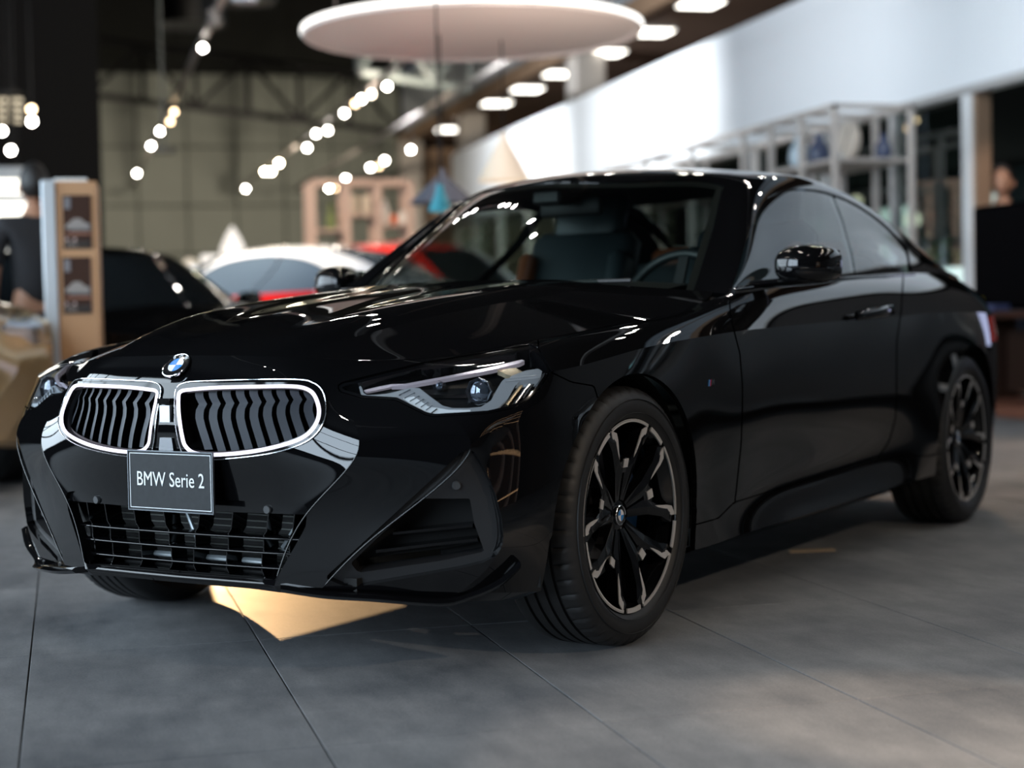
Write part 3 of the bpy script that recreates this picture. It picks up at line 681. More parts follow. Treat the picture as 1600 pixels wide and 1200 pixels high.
# ---- air curtains
ct = patch(CT, -.022, k=0); ct = keep(ct, outpoly(CO)); both_sides(ct, 'air_curtain_insert', M_matte, rim=.05)
cb = patch(CO, -.10, k=0); both_sides(cb, 'air_curtain_backing', M_dark)
for (a, b, c, d) in (((612,838),(738,824),(738,828),(612,842)), ((585,866),(745,846),(746,850),(585,871))):
    P0, _ = hit(frf, np.array([np.linspace(a[0], b[0], 9), np.linspace(a[1], b[1], 9)]).T, -.03); P1, _ = hit(frf, np.array([np.linspace(d[0], c[0], 9), np.linspace(d[1], c[1], 9)]).T, -.03)
    inw = np.array([-.055, -.03, .0])
    for sy in (1, -1):
        f = np.array([1, sy, 1]); n = 9; V = list(P0 * f) + list(P1 * f) + list((P1 + inw) * f - [0, 0, .012]) + list((P0 + inw) * f - [0, 0, .0])
        F = [(q * n + k, (q + 1) % 4 * n + k, (q + 1) % 4 * n + k + 1, q * n + k + 1) for k in range(n - 1) for q in range(4)]
        MB().add(V, F).build('air_vane', M_gloss, car)
# parking sensors
for (x, y, o_) in ((415, 797, -.006), (714, 762, -.018)):
    P, N = hit(frf, [(x, y)], o_)
    for sy in (1, -1):
        n = Vector(N[0] * [1, sy, 1]); R = n.to_track_quat('Z', 'Y').to_matrix(); m = MB()
        m.lathe([(0, .003), (.009, .003), (.0105, .001), (.0105, -.01)], 20); m.v = [tuple(R @ Vector(v) + Vector(P[0] * [1, sy, 1])) for v in m.v]
        m.build('parking_sensor', pbr('sensor_grey', (.05, .052, .055), .35), car, angle=40)
# ---------------------------------------------------------------- hero car: headlamps
M_lens = thin_glass('lamp_lens', (.93, .95, .97)); M_bucket = pbr('lamp_housing', (.006, .0065, .007), .3)
M_drl = pbr('translucent_light_guide', (.20, .23, .26), .22, 0.4, .5, emit=(.75, .88, 1.0), es=.11)
M_refl = pbr('lamp_reflector_chrome', (.62, .64, .68), .1, 1.0)
M_brow = pbr('brow_light_strip', (.5, .47, .55), .2, .6, emit=(.95, .88, 1.0), es=.12)
M_amber = pbr('cream_reflector', (.55, .45, .30), .25, .5)
lampsrc = refine(keep(fr, inpoly(HL, -14)), 1)
lens = keep(lampsrc, inpoly(HL, 1.2))
bez = keep(lampsrc, inpoly(HL, 1.2), outpoly(HL, -5.5))
bucket = keep(lampsrc, inpoly(HL, -2))
PXL = pix(lampsrc.V)
def lp(pts, out): return hit(lampsrc, pts, out, PXL)
BR = [(566,606),(585,601),(640,590),(700,578),(760,565),(815,552),(820,554),(812,558),(770,568),(700,582),(640,594),(590,605),(570,609)]
HK = [(559,600),(563,600),(566,610),(572,614),(600,612),(618,608),(640,602),(654,603),(672,617),(690,630),(706,634),(730,634),(752,632),(768,622),(776,607),(785,592),(800,579),(822,571),(842,568),(849,572),(846,582),(838,584),(818,587),(806,600),(795,620),(780,634),(762,641),(700,645),(676,646),(660,643),(640,628),(618,617),(600,619),(568,620),(562,612)]
AM = [(776,566),(806,563),(820,571),(800,576),(790,573)]
IN1 = [(648,607),(668,625),(690,641),(676,642),(655,632),(636,615)]
for mi in (False, True):
    sy = -1 if mi else 1; f = np.array([1, sy, 1])
    root = emit(offset(bucket, -.055), 'headlight', M_bucket, car, rim=-.052, mirror=mi)
    emit(offset(lens, -.001), 'lens', M_lens, root, mirror=mi); emit(offset(bez, -.004), 'lamp_bezel', M_gloss, root, rim=.045, mirror=mi)
    emit(patch(BR, -.016, src=lampsrc, k=1), 'brow_light', M_brow, root, rim=.010, mirror=mi)
    emit(patch(HK, -.014, src=lampsrc, k=1), 'daytime_light', M_drl, root, rim=.022, mirror=mi)
    emit(patch(AM, -.020, src=lampsrc, k=1), 'marker_reflector', M_amber, root, rim=.012, mirror=mi)
    emit(patch([(628,619),(645,616),(668,632),(700,637),(735,637),(735,644),(700,645),(676,646),(660,643)], -.0125, src=lampsrc, k=1), 'painted_lamp_glint', pbr('lamp_glint_glow', (.5, .56, .6), .2, .2, emit=(.8, .92, 1), es=.22), root, rim=.006, mirror=mi)  # glowing patch standing in for a bright reflection in the lamp
    for q in range(7):   # ribs inside the lower light guide
        (x0, y0), (x1, y1) = ((640 + 7 * q, 606 + 5 * q), (622 + 8.5 * q, 615 + 4.6 * q)); P, _ = lp([(x0, y0), (x1, y1)], -.011)
        MB().tube(P * f, .0016, 6).build('light_guide_rib', M_refl, root)
    for (a, b, r) in (((826,577),(795,628),.0042), ((835,580),(808,628),.0035), ((812,590),(788,618),.003), ((846,577),(822,618),.003)):
        P, _ = lp([a, ((a[0] + b[0]) / 2 + 3, (a[1] + b[1]) / 2), b], -.024); MB().tube(P * f, r, 8).build('reflector_fin', M_refl if r < .004 else M_amber, root, smooth=True)
    for (c, r, nm) in (((748,603), .031, 'projector'), ((681,595), .013, 'projector')):
        P, N = lp([c], -.030); P = P[0] * f; n = Vector((N[0] * f)); n = (n * .35 + Vector((1, .12 * sy, 0))).normalized(); R = n.to_track_quat('Z', 'Y').to_matrix()
        m = MB(); m.lathe([(0, .0), (r * .45, -.001), (r * .75, -.005), (r * .85, -.012)], 24)
        h = MB(); h.lathe([(r * .84, -.006), (r * 1.0, .002), (r * 1.05, 0), (r * 1.04, -.02), (r * .86, -.02)], 8)
        for q in (m, h): q.v = [tuple(R @ Vector(v) + Vector(P)) for v in q.v]
        pj = h.build(nm, pbr('projector_bezel', (.20, .21, .23), .2, .9), root, angle=30)
        m.build('projector_lens', pbr('projector_glass', (.10, .12, .15), .03, .7, 1.0), root, smooth=True)
    P, _ = lp([(736,622),(748,625),(760,622)], -.024); MB().tube(P * f, .0035, 6).build('lamp_shade', M_refl, root)
# ---------------------------------------------------------------- badge, sign plate
def face_frame(P, n, up=(0, 0, 1)):
    n = Vector(n).normalized(); u = Vector(up); r = u.cross(n).normalized(); u = n.cross(r); return Matrix(((r.x, u.x, n.x, P[0]), (r.y, u.y, n.y, P[1]), (r.z, u.z, n.z, P[2]), (0, 0, 0, 1)))
def text_mesh(name, body_, size, mat, parent, Mx, ext=.0005, sx=1.0, space=1.0, off=0.0, align='CENTER'):
    c = bpy.data.curves.new(name, 'FONT'); c.body = body_; c.size = size; c.extrude = ext; c.align_x = align; c.align_y = 'CENTER'; c.space_character = space; c.offset = off; c.resolution_u = 3
    o = bpy.data.objects.new(name, c); COL.objects.link(o); dg = bpy.context.evaluated_depsgraph_get(); me = bpy.data.meshes.new_from_object(o.evaluated_get(dg)); bpy.data.objects.remove(o)
    me.transform(Mx @ Matrix.Scale(sx, 4, (1, 0, 0))); me.materials.clear(); me.materials.append(mat); q = bpy.data.objects.new(name, me); COL.objects.link(q); q.parent = parent; return q
M_print = pbr('print_white', (.80, .84, .86), .5, emit=(.8, .9, 1), es=.0)
P, N = hit(frf, [(262, 581)], .003); nb = Vector((.70, .02, .71)); P = [.7205, 0.006, .7418]
def roundel(P, n, R, parent, nm='roundel', up=(0, 0, 1), flat=False):
    F = face_frame(P, n, up); T = lambda m: setattr(m, 'v', [tuple(F @ Vector(v)) for v in m.v])
    b = MB(); b.lathe([(0, -.004), (R * .96, -.004), (R * .96, .001), (R * .60, .0018), (0, .0018)], 40); T(b); rt = b.build(nm, pbr('roundel_black', (.006, .006, .007), .1, coat=1), parent, angle=40); top = rt; rt = parent if flat else rt
    b = MB(); b.lathe([(R * .95, -.004), (R, -.003), (R, .002), (R * .95, .0032), (R * .92, .002), (R * .95, -.004)], 40); T(b); b.build('chrome_ring', M_chrome, rt, smooth=True)
    b = MB(); b.lathe([(R * .575, .0015), (R * .60, .0026), (R * .56, .0028), (R * .575, .0015)], 40); T(b); b.build('inner_ring', M_chrome, rt, smooth=True)
    for k in range(4):
        pts = [(0, 0)] + [(R * .57 * math.cos(PI / 2 * k + PI / 2 * q / 8), R * .57 * math.sin(PI / 2 * k + PI / 2 * q / 8)) for q in range(9)]
        b = MB(); b.prism(pts, .0018, .0024); T(b); b.build('quadrant', pbr('badge_blue', (.02, .22, .62), .2, coat=.5) if k % 2 else pbr('badge_white', (.8, .82, .84), .25, coat=.5), rt)
    if R > .03:
        for ch, a in (('B', 128), ('M', 90), ('W', 52)):
            a = math.radians(a); Mx = F @ Matrix.Translation((R * .78 * math.cos(a), R * .78 * math.sin(a), .002)) @ Matrix.Rotation(a - PI / 2, 4, 'Z'); text_mesh('badge_letter', ch, R * .34, M_print, rt, Mx, .0004)
    return top
roundel(P, nb, .0390, car)
# sign plate hung in front of the bumper
PC = np.array([[.775, -.1115, .535], [.775, .1655, .535], [.779, .1695, .389], [.779, -.1095, .390]])
c0 = PC.mean(0); pr_ = Vector(PC[1] + PC[2] - PC[0] - PC[3]).normalized(); pn = Vector((PC[0] + PC[1] - PC[2] - PC[3])).normalized(); nn_ = pr_.cross(pn)
FP = Matrix(((pr_.x, pn.x, nn_.x, c0[0]), (pr_.y, pn.y, nn_.y, c0[1]), (pr_.z, pn.z, nn_.z, c0[2]), (0, 0, 0, 1)))
Wp, Hp = .2785, .1455
b = MB().box((0, 0, -.002), (Wp, Hp, .005), bev=.0015); b.v = [tuple(FP @ Vector(v)) for v in b.v]
plate = b.build('sign_plate', pbr('charcoal_sign', (.020, .023, .026), .5, spec=.2, noise=(60, .15)), car)
b = MB(); w2, h2, t = Wp / 2 - .0065, Hp / 2 - .0065, .0016
for (c, d) in (((0, h2), (2 * w2 + t, t)), ((0, -h2), (2 * w2 + t, t)), ((w2, 0), (t, 2 * h2)), ((-w2, 0), (t, 2 * h2))): b.box((c[0], c[1], .0008), (d[0], d[1], .0006))
b.v = [tuple(FP @ Vector(v)) for v in b.v]; b.build('border_line', M_print, plate)
b = MB(); w2, h2, t = Wp / 2, Hp / 2, .0022
for (c, d) in (((0, h2), (2 * w2 + t, t)), ((0, -h2), (2 * w2 + t, t)), ((w2, 0), (t, 2 * h2)), ((-w2, 0), (t, 2 * h2))): b.box((c[0], c[1], -.001), (d[0], d[1], .006))
b.v = [tuple(FP @ Vector(v)) for v in b.v]; b.build('plate_edge', pbr('plate_edge_grey', (.16, .18, .20), .3, .5), plate)
text_mesh('lettering', 'BMW Serie 2', .050, M_print, plate, FP @ Matrix.Translation((.001, .003, .0012)), .0004, .82, 1.0, .0)
MB().box((.752, .03, .47), (.04, .10, .06)).build('plate_bracket', M_dark, car)
# fender badge: three slanted stripes and the letter M
P, N = hit(keep(body0, lambda s: s.V[:, 0] + 1.0), [(1111, 598)], .0008)
for sy in (1, -1):
    n = Vector((N[0] * [1, sy, 1])); F = face_frame(P[0] * [1, sy, 1], n); par = None
    for k, (c, col) in enumerate((((-.018), (.10, .35, .75)), ((-.0135), (.02, .04, .30)), ((-.009), (.65, .03, .04)))):
        b = MB(); b.prism([(c - .0022, -.009), (c + .0022, -.009), (c + .0062, .009), (c + .0018, .009)], 0, .0016); b.v = [tuple(F @ Vector(v)) for v in b.v]
        q = b.build('fender_badge' if k == 0 else 'badge_stripe', pbr('stripe_%d' % k, col, .25, coat=.5), par or car); par = par or q
    text_mesh('badge_letter', 'M', .024, M_chrome, par, F @ Matrix.Translation((.010, 0, .0008)), .0008, 1.0)
# small inspection sticker inside the windscreen's far upper corner
# ---------------------------------------------------------------- mirrors, handles, taillights
def mirror(sy):
    m = MB(); n = 28; secs = []
    # housing swept from door side (y .90) to tip (y 1.045)
    for t, yc, hx, hz, xc, zc in ((0, .858, .040, .026, -1.000, .982), (.08, .866, .070, .044, -1.005, .982), (.3, .900, .088, .058, -1.012, .983), (.6, .950, .094, .062, -1.022, .983), (.85, .998, .084, .055, -1.035, .982), (.95, 1.022, .060, .042, -1.045, .981), (1, 1.032, .028, .020, -1.050, .980)):
        sec = []
        for k in range(n):
            a = 2 * PI * k / n; ca, sa = math.cos(a), math.sin(a)
            x = xc + hx * (abs(ca) ** .8) * np.sign(ca); z = zc + hz * (abs(sa) ** (.85 if sa > 0 else .6)) * np.sign(sa)
            if ca < 0: x = max(x, xc - hx * .75)
            sec.append((x, sy * yc, z))
        secs.append(sec)
    V = [v for s_ in secs for v in s_]; K = len(secs); F = [(a * n + k, a * n + (k + 1) % n, (a + 1) * n + (k + 1) % n, (a + 1) * n + k) for a in range(K - 1) for k in range(n)]
    F += [tuple(range(n)), tuple((K - 1) * n + k for k in range(n))[::-1]]
    zs = np.array([v[2] for v in V]); m.add(V, F)
    h = m.build('door_mirror', M_paint, car, smooth=True, angle=60)
    mod = h.modifiers.new('s', 'SUBSURF'); mod.levels = mod.render_levels = 1
    a = MB(); L = [(.79, -.95, .925, .030, .012), (.84, -.975, .928, .038, .013), (.89, -1.00, .932, .060, .014), (.95, -1.01, .934, .066, .012), (.985, -1.02, .938, .04, .008)]; V = []; n2 = 12
    for (y, x, z, hx, hz) in L:
        for k in range(n2): t = 2 * PI * k / n2; V.append((x + hx * math.cos(t), sy * y, z + hz * math.sin(t)))
    F = [(q * n2 + k, q * n2 + (k + 1) % n2, (q + 1) * n2 + (k + 1) % n2, (q + 1) * n2 + k) for q in range(len(L) - 1) for k in range(n2)] + [tuple(range(n2)), tuple((len(L) - 1) * n2 + k for k in range(n2))]
    a.add(V, F).build('mirror_arm', M_gloss, h, smooth=True)
    b = MB(); P = [(-1.022 + .094 * math.cos(t), sy * (.945 + .080 * math.sin(t)), .968) for t in np.linspace(-1.35, 1.35, 12)]
    b.tube(P, .0035, 6).build('mirror_seam', M_gloss, h)
    MB().box((-1.094, sy * .945, .982), (.004, .14, .085), bev=.003).build('mirror_glass', M_refl, h)
for sy in (1, -1):
    before = set(bpy.data.objects); mirror(sy)
    if sy < 0:
        for o_ in set(bpy.data.objects) - before:
            if o_.parent is car: o_.location.x = -.10
for sy in (1, -1):
    m = MB(); P = [(-1.52, .901, .822), (-1.56, .922, .826), (-1.70, .928, .834), (-1.80, .924, .840), (-1.83, .905, .842)]
    m.tube([(x, sy * y, z) for x, y, z in P], [.010, .012, .012, .012, .010], 10, flat=1.5, up=(0, 0, 1)); m.build('door_handle', M_paint, car, smooth=True)
tl = keep(body0, lambda s: -3.02 - s.V[:, 0], lambda s: sd_poly(s.V[:, [1, 2]], np.array([(.95, .70), (.95, .80), (.55, .83), (.50, .72)])))
for mi in (False, True): emit(offset(tl, .004), 'tail_light', pbr('tail_light_red', (.35, .01, .01), .1, coat=1, emit=(1, .06, .02), es=.12), car, rim=.01, mirror=mi)
# ---------------------------------------------------------------- wheels
def rim_profile(yf, sy, R=.2445):
    return [(R, yf), (R + .004, yf - .004), (R + .002, yf - .012), (R - .012, yf - .02), (R - .02, yf - .06), (R - .03, yf - .19), (R - .005, yf - .215), (R + .004, yf - .22)]
def make_wheel(cx, sy, yf, tw, name='wheel', steer=0):
    """cx: axle position; yf: rim face plane (distance from centre line); tw: tyre width"""
    root = empty(name, (cx, 0, .331)); root.parent = car
    Y = lambda y: sy * y
    R0 = .2485; RT_ = .331; yo = yf + .012; yi = yo - tw
    prof = [(R0 + .001, yf - .004), (R0 + .010, yf + .004), (R0 + .022, yo - .003), (R0 + .040, yo), (R0 + .058, yo - .006), (RT_ - .012, yo - .015), (RT_ - .004, yo - .026), (RT_ - .0005, yo - .045)]
    tread = []
    span = (yo - .045) - (yi + .045); x = yo - .045
    for g in range(4):
        a = yo - .045 - span * (.13 + .245 * g); tread += [(RT_, a + .005), (RT_ - .007, a + .0045), (RT_ - .007, a - .0045), (RT_, a - .005)]
    prof += tread + [(RT_ - .0005, yi + .045), (RT_ - .004, yi + .026), (RT_ - .012, yi + .015), (R0 + .04, yi), (R0, yi + .008)]
    K = len(prof); NS = 288
    def mod(i, k, r, h):
        if 5 <= k <= 7 and i % 6 in (0,): return r - (.0035 if k == 5 else .006), h
        return r, h
    m = MB(); m.lathe([(r, Y(h)) for r, h in prof], NS, axis='y', mod=mod); t = m.build('tyre', M_rubber, root, angle=35)
    m = MB()   # raised rings on the sidewall
    for rr in (.262, .296): m.lathe([(rr, Y(yo - .002)), (rr + .001, Y(yo + .0012)), (rr + .002, Y(yo - .002))], 96, axis='y')
    m.build('sidewall_ring', M_rubber, root, smooth=True)
    m = MB(); m.lathe([(r, Y(h)) for r, h in rim_profile(yf, sy)], 96, axis='y'); m.build('rim_barrel', M_gloss, root, smooth=True, angle=50)
    # spokes: five pairs
    ph = PI / 2
    def P2(r, a, y): return (r * math.cos(a), Y(y), r * math.sin(a))
    def dish(r): return yf - .006 - .040 * max(0, (1 - r / .235)) ** 1.3
    def slab(poly, thick, mt, nm, lift=0.0, parent=root, dish_=dish):
        n = len(poly); V = [P2(r, a, dish_(r) + lift) for r, a in poly] + [P2(r * (1.0 if thick < .01 else .98), a, dish_(r) + lift - thick) for r, a in poly]
        F = [tuple(range(n)), tuple(range(n, 2 * n))[::-1]] + [(i, (i + 1) % n, n + (i + 1) % n, n + i) for i in range(n)]
        return MB().add(V, F).build(nm, mt, parent)
    D = math.radians; RR = .2435
    for k in range(5):
        c = ph + k * 2 * PI / 5
        for s_ in (-1, 1):
            # one arm: hub -> narrow waist beside the square -> wide end on the ring
            arm = [(.040, c + s_ * D(4)), (.118, c + s_ * D(2)), (.138, c + s_ * D(8.5)), (.160, c + s_ * D(13.5)), (.205, c + s_ * D(17)), (.240, c + s_ * D(20.5)), (RR, c + s_ * D(26.5)), (.225, c + s_ * D(28.5)), (.185, c + s_ * D(25)), (.120, c + s_ * D(23)), (.040, c + s_ * D(32))]
            V = []; n = len(arm)
            mid = [(.040, c + s_ * D(18)), (.118, c + s_ * D(13)), (.138, c + s_ * D(15)), (.160, c + s_ * D(18)), (.205, c + s_ * D(21)), (RR, c + s_ * D(24))]
            V = [P2(r, a, dish(r)) for r, a in arm] + [P2(r, a, dish(r) + (.006 if .1 < r < .235 else 0)) for r, a in mid] + [P2(r, a, dish(r) - .030) for r, a in arm]
            b = n; q = n + 6
            F = [(0, 1, b + 1, b), (1, 2, b + 2, b + 1), (2, 3, b + 3, b + 2), (3, 4, b + 4, b + 3), (4, 5, b + 5, b + 4), (5, 6, b + 5), (6, 7, b + 5), (7, 8, b + 4, b + 5), (8, 9, b + 3, b + 4), (9, b + 2, b + 3), (9, b + 1, b + 2), (9, 10, b, b + 1)]
            F += [(i, i + 1, q + i + 1, q + i) for i in range(n - 1)] + [(n - 1, 0, q, q + n - 1), tuple(q + i for i in range(n))]
            sp = MB().add(V, F).build('spoke', M_gloss, root)
            kite = [(RR - .0005, c + s_ * D(23.4)), (.226, c + s_ * D(17.6)), (.205, c + s_ * D(16.2)), (.150, c + s_ * D(14.2)), (.190, c + s_ * D(19.6)), (.224, c + s_ * D(23.8))]
            slab(kite, .0025, M_alu, 'machined_facet', .0035)
        slab([(.124, c - D(5.0)), (.146, c - D(4.6)), (.146, c + D(4.6)), (.124, c + D(5.0))], .004, M_alu, 'machined_square', .004)
        slab([(.112, c - D(10)), (.140, c - D(10)), (.150, c), (.140, c + D(10)), (.112, c + D(10))], .02, M_gloss, 'spoke_bridge', .001)
        n = 14; a0, a1 = D(-23.4), D(23.4)
        arc = [(RR + .0035, c + a0 + (a1 - a0) * q / n) for q in range(n + 1)] + [(RR - .0042, c + a1 - (a1 - a0) * q / n) for q in range(n + 1)]
        slab(arc, .004, M_alu, 'rim_arc', .0055, dish_=lambda r: yf - .006)
        c2 = c + PI / 5; a0, a1 = D(-8.6), D(8.6); arc = [(RR + .0035, c2 + a0 + (a1 - a0) * q / 6) for q in range(7)] + [(RR - .0085, c2 + a1 - (a1 - a0) * q / 6) for q in range(7)]
        slab(arc, .004, M_alu, 'rim_arc', .006, dish_=lambda r: yf - .006)
    m = MB(); m.lathe([(0, Y(yf - .040)), (.034, Y(yf - .040)), (.050, Y(yf - .045)), (.075, Y(yf - .060)), (.075, Y(yf - .09)), (0, Y(yf - .09))], 40, axis='y'); m.build('hub', M_gloss, root, angle=35)
    rd = roundel((0, Y(yf - .036), 0), (0, sy, 0), .026, root, 'hub_cap', flat=True)
    for k in range(5):
        a = ph + PI / 5 + k * 2 * PI / 5; m = MB(); m.lathe([(0, Y(yf - .056)), (.008, Y(yf - .056)), (.010, Y(yf - .060)), (.010, Y(yf - .09))], 6, c=(.056 * math.cos(a), 0, .056 * math.sin(a)), axis='y'); m.build('wheel_bolt', M_steel, root)
    m = MB(); m.lathe([(.05, Y(yf - .12)), (.172, Y(yf - .12)), (.172, Y(yf - .145)), (.05, Y(yf - .145))], 64, axis='y'); m.build('brake_disc', M_steel, root, angle=40)
    # caliper behind the spokes on the trailing side
    m = MB(); V = []; 
    for rr, y_ in ((.105, yf - .085), (.185, yf - .085), (.190, yf - .17), (.105, yf - .17)):
        for q in range(7): a = D(-50 + 12 * q) + PI; V.append(P2(rr, a, y_))
    F = [(a * 7 + q, ((a + 1) % 4) * 7 + q, ((a + 1) % 4) * 7 + q + 1, a * 7 + q + 1) for a in range(4) for q in range(6)] + [(0, 7, 14, 21), (6, 27, 20, 13)]
    m.add(V, F).build('brake_caliper', pbr('caliper_blue', (.02, .09, .22), .3, coat=.5), root)
    a = D(-12) + PI * 0; m = MB(); m.box((.175 * math.cos(D(-18)), Y(yf - .045), .175 * math.sin(D(-18))), (.026, .004, .034)); 
    return root
for cx, yf, tw in ((0.0, .876, .225), (-2.741, .886, .250)):
    for sy in (1, -1): make_wheel(cx, sy, yf, tw)
# ---------------------------------------------------------------- cabin
M_seat = pbr('dark_teal_leather', (.030, .042, .048), .45); M_cab = pbr('cabin_plastic', (.006, .006, .007), .6); M_tan = pbr('tan_leather', (.24, .07, .025), .5)
M_liner = pbr('dark_headliner', (.012, .012, .013), .9)
emit(offset(keep(gh, lambda s: -WS(s) - .001, lambda s: -BW(s) - .001, lambda s: np.where(s.V[:, 1] > .40, -sd_poly(px_(s), DLO), 5.0)), -.022), 'headliner', M_liner, car, both=True)
m = MB(); secs = [(-.66, .900, .55), (-.80, .925, .60), (-.98, .925, .66), (-1.08, .88, .68), (-1.10, .70, .68)]
V = []; n = 9
for (x, z, hw) in secs:
    for y in np.linspace(-hw, hw, n): V.append((x + .06 * (y / hw) ** 2 * (-1), y, z + .012 * math.exp(-((y - .38) / .16) ** 2) * 2))
F = [(a * n + k, a * n + k + 1, (a + 1) * n + k + 1, (a + 1) * n + k) for a in range(len(secs) - 1) for k in range(n - 1)]
m.add(V, F).build('dashboard', M_cab, car, smooth=True)
MB().box((-1.9, 0, .45), (2.2, 1.4, .1)).build('cabin_floor', M_dark, car)
def cushion(c, d, mat, nm, parent, R=None, lev=2):
    b = MB().box((0, 0, 0), d, bev=min(d) * .32); V = [(R @ Vector(v) if R is not None else Vector(v)) + Vector(c) for v in b.v]; b.v = [tuple(v) for v in V]; return b.build(nm, mat, parent, smooth=True, angle=80)
for sy in (1, -1):
    Rb = Matrix.Rotation(math.radians(-20), 3, 'Y'); root = cushion((-1.55, sy * .36, .60), (.50, .48, .14), M_seat, 'front_seat', car)
    cushion((-1.86, sy * .36, .88), (.13, .46, .60), M_seat, 'backrest', root, Rb); cushion((-1.99, sy * .36, 1.215), (.09, .30, .20), M_seat, 'headrest', root, Rb)
    for q in (1, -1): cushion((-1.79, sy * .36 + q * .20, .86), (.12, .07, .46), M_tan if q * sy > 0 else M_seat, 'bolster', root, Rb)
root = cushion((-2.35, 0, .62), (.45, 1.10, .14), M_seat, 'rear_bench', car); cushion((-2.60, 0, .86), (.13, 1.10, .42), M_seat, 'backrest', root, Matrix.Rotation(math.radians(-25), 3, 'Y'))
for y in (.34, -.34): cushion((-2.70, y, 1.06), (.08, .24, .12), M_tan, 'headrest', root)
stw = MB(); Rw = Matrix.Rotation(math.radians(65), 3, 'Y'); cw = Vector((-1.24, .38, .875))
stw.tube([cw + Rw @ Vector((.185 * math.cos(2 * PI * k / 40), .185 * math.sin(2 * PI * k / 40), 0)) for k in range(40)], .016, 10, closed=True); sw = stw.build('steering_wheel', pbr('wheel_leather', (.02, .024, .026), .4), car, smooth=True)
b = MB(); b.box(cw, (.10, .11, .04), R=Rw, bev=.012)
for a in (0, 120, 240): b.box(cw + Rw @ Vector((.10 * math.cos(math.radians(a + 180)), .10 * math.sin(math.radians(a + 180)), 0)), (.17, .035, .015), R=Rw @ Matrix.Rotation(math.radians(a + 180), 3, 'Z'))
b.build('wheel_hub', M_cab, sw)
rm = cushion((-1.22, 0, 1.215), (.03, .24, .065), M_cab, 'inside_mirror', car); MB().box((-1.243, 0, 1.215), (.004, .22, .055), bev=.002).build('mirror_glass', pbr('inside_mirror_glass', (.06, .07, .08), .05, 1.0), rm)
MB().tube([(-1.10, 0, 1.262), (-1.20, 0, 1.235)], .010, 8).build('mirror_stem', M_cab, rm)
MB().box((-1.10, 0, 1.240), (.10, .11, .05), bev=.01).build('sensor_pod', M_cab, car)
# inspection sticker (plain) on the far upper corner of the windscreen
stk = keep(ws, lambda s: sd_poly(np.stack([s.V[:, 0], s.V[:, 1]], 1), np.array([(-1.13, .46), (-1.13, .35), (-1.185, .35), (-1.20, .46)])))
emit(offset(stk, -.005), 'windscreen_sticker', pbr('sticker', (.35, .37, .55), .5), car, mirror=True)
# wipers
for (y0, y1) in ((.52, -.05), (-.08, -.58)):
    P = [(-.60 - .12 * abs(y) ** 1.5 - .03, y, .944) for y in np.linspace(y0, y1, 8)]
    MB().tube(P, .007, 6).build('wiper', M_matte, car, smooth=True)
# ---------------------------------------------------------------- the showroom (world x to the right, y into the hall)
CAMW = np.array([0, 0, .8432]); _FW, _RT, _UP = np.array(FW), np.array(RT), np.array(UP)
def at(x, y, ax, v):
    """world point behind a photograph position, on the plane where coordinate ax equals v"""
    d = _FW + _RT * (x - 800) / FPX - _UP * (y - 600) / FPX; t = (v - CAMW[ax]) / d[ax]; return CAMW + t * d
def wpix(P):
    d = np.asarray(P, float) - CAMW; z = d @ _FW; return 800 + FPX * (d @ _RT) / z, 600 - FPX * (d @ _UP) / z, z
def tile_mat():
    m = bpy.data.materials.new('concrete_look_tile'); m.use_nodes = True; nt = m.node_tree; b = nt.nodes['Principled BSDF']; N = nt.nodes.new; L = nt.links.new
    ge = N('ShaderNodeNewGeometry'); oi = N('ShaderNodeObjectInfo')
    n1 = N('ShaderNodeTexNoise'); n1.inputs['Scale'].default_value = 1.7; n1.inputs['Detail'].default_value = 9; n1.inputs['Roughness'].default_value = .62
    mp = N('ShaderNodeMapping'); mp.inputs['Scale'].default_value = (5.0, 1.6, 1)
    n2 = N('ShaderNodeTexNoise'); n2.inputs['Scale'].default_value = 2.2; n2.inputs['Detail'].default_value = 8; n2.inputs['Roughness'].default_value = .7
    n3 = N('ShaderNodeTexNoise'); n3.inputs['Scale'].default_value = 160; n3.inputs['Detail'].default_value = 3
    L(ge.outputs['Position'], n1.inputs['Vector']); L(ge.outputs['Position'], mp.inputs[0]); L(mp.outputs[0], n2.inputs['Vector']); L(ge.outputs['Position'], n3.inputs['Vector'])
    def mth(op, a, b_=None):
        q = N('ShaderNodeMath'); q.operation = op
        for k, v in enumerate((a, b_)):
            if v is None: continue
            if isinstance(v, (int, float)): q.inputs[k].default_value = v
            else: L(v, q.inputs[k])
        return q.outputs[0]
    f = mth('ADD', mth('ADD', mth('MULTIPLY', n1.outputs[0], .55), mth('MULTIPLY', n2.outputs[0], .35)), mth('MULTIPLY', n3.outputs[0], .22))
    f = mth('ADD', f, mth('MULTIPLY', oi.outputs['Random'], .04))
    r = N('ShaderNodeValToRGB'); r.color_ramp.elements[0].position = .40; r.color_ramp.elements[0].color = (.070, .077, .087, 1); r.color_ramp.elements[1].position = .72; r.color_ramp.elements[1].color = (.235, .237, .241, 1)
    L(f, r.inputs[0]); L(r.outputs[0], b.inputs['Base Color'])
    rr = N('ShaderNodeMapRange'); rr.inputs[1].default_value = .4; rr.inputs[2].default_value = .7; rr.inputs[3].default_value = .58; rr.inputs[4].default_value = .72; b.inputs['Specular IOR Level'].default_value = .15; L(f, rr.inputs[0]); L(rr.outputs[0], b.inputs['Roughness'])
    bp = N('ShaderNodeBump'); bp.inputs['Strength'].default_value = .25; bp.inputs['Distance'].default_value = .0008; L(f, bp.inputs['Height']); L(bp.outputs[0], b.inputs['Normal'])
    return m
M_tile = tile_mat(); M_grout = pbr('dark_grout', (.012, .012, .012), .8)
XL, XR, YB, YF, ZC = -8.0, 13.0, -8.0, 42.0, 7.0
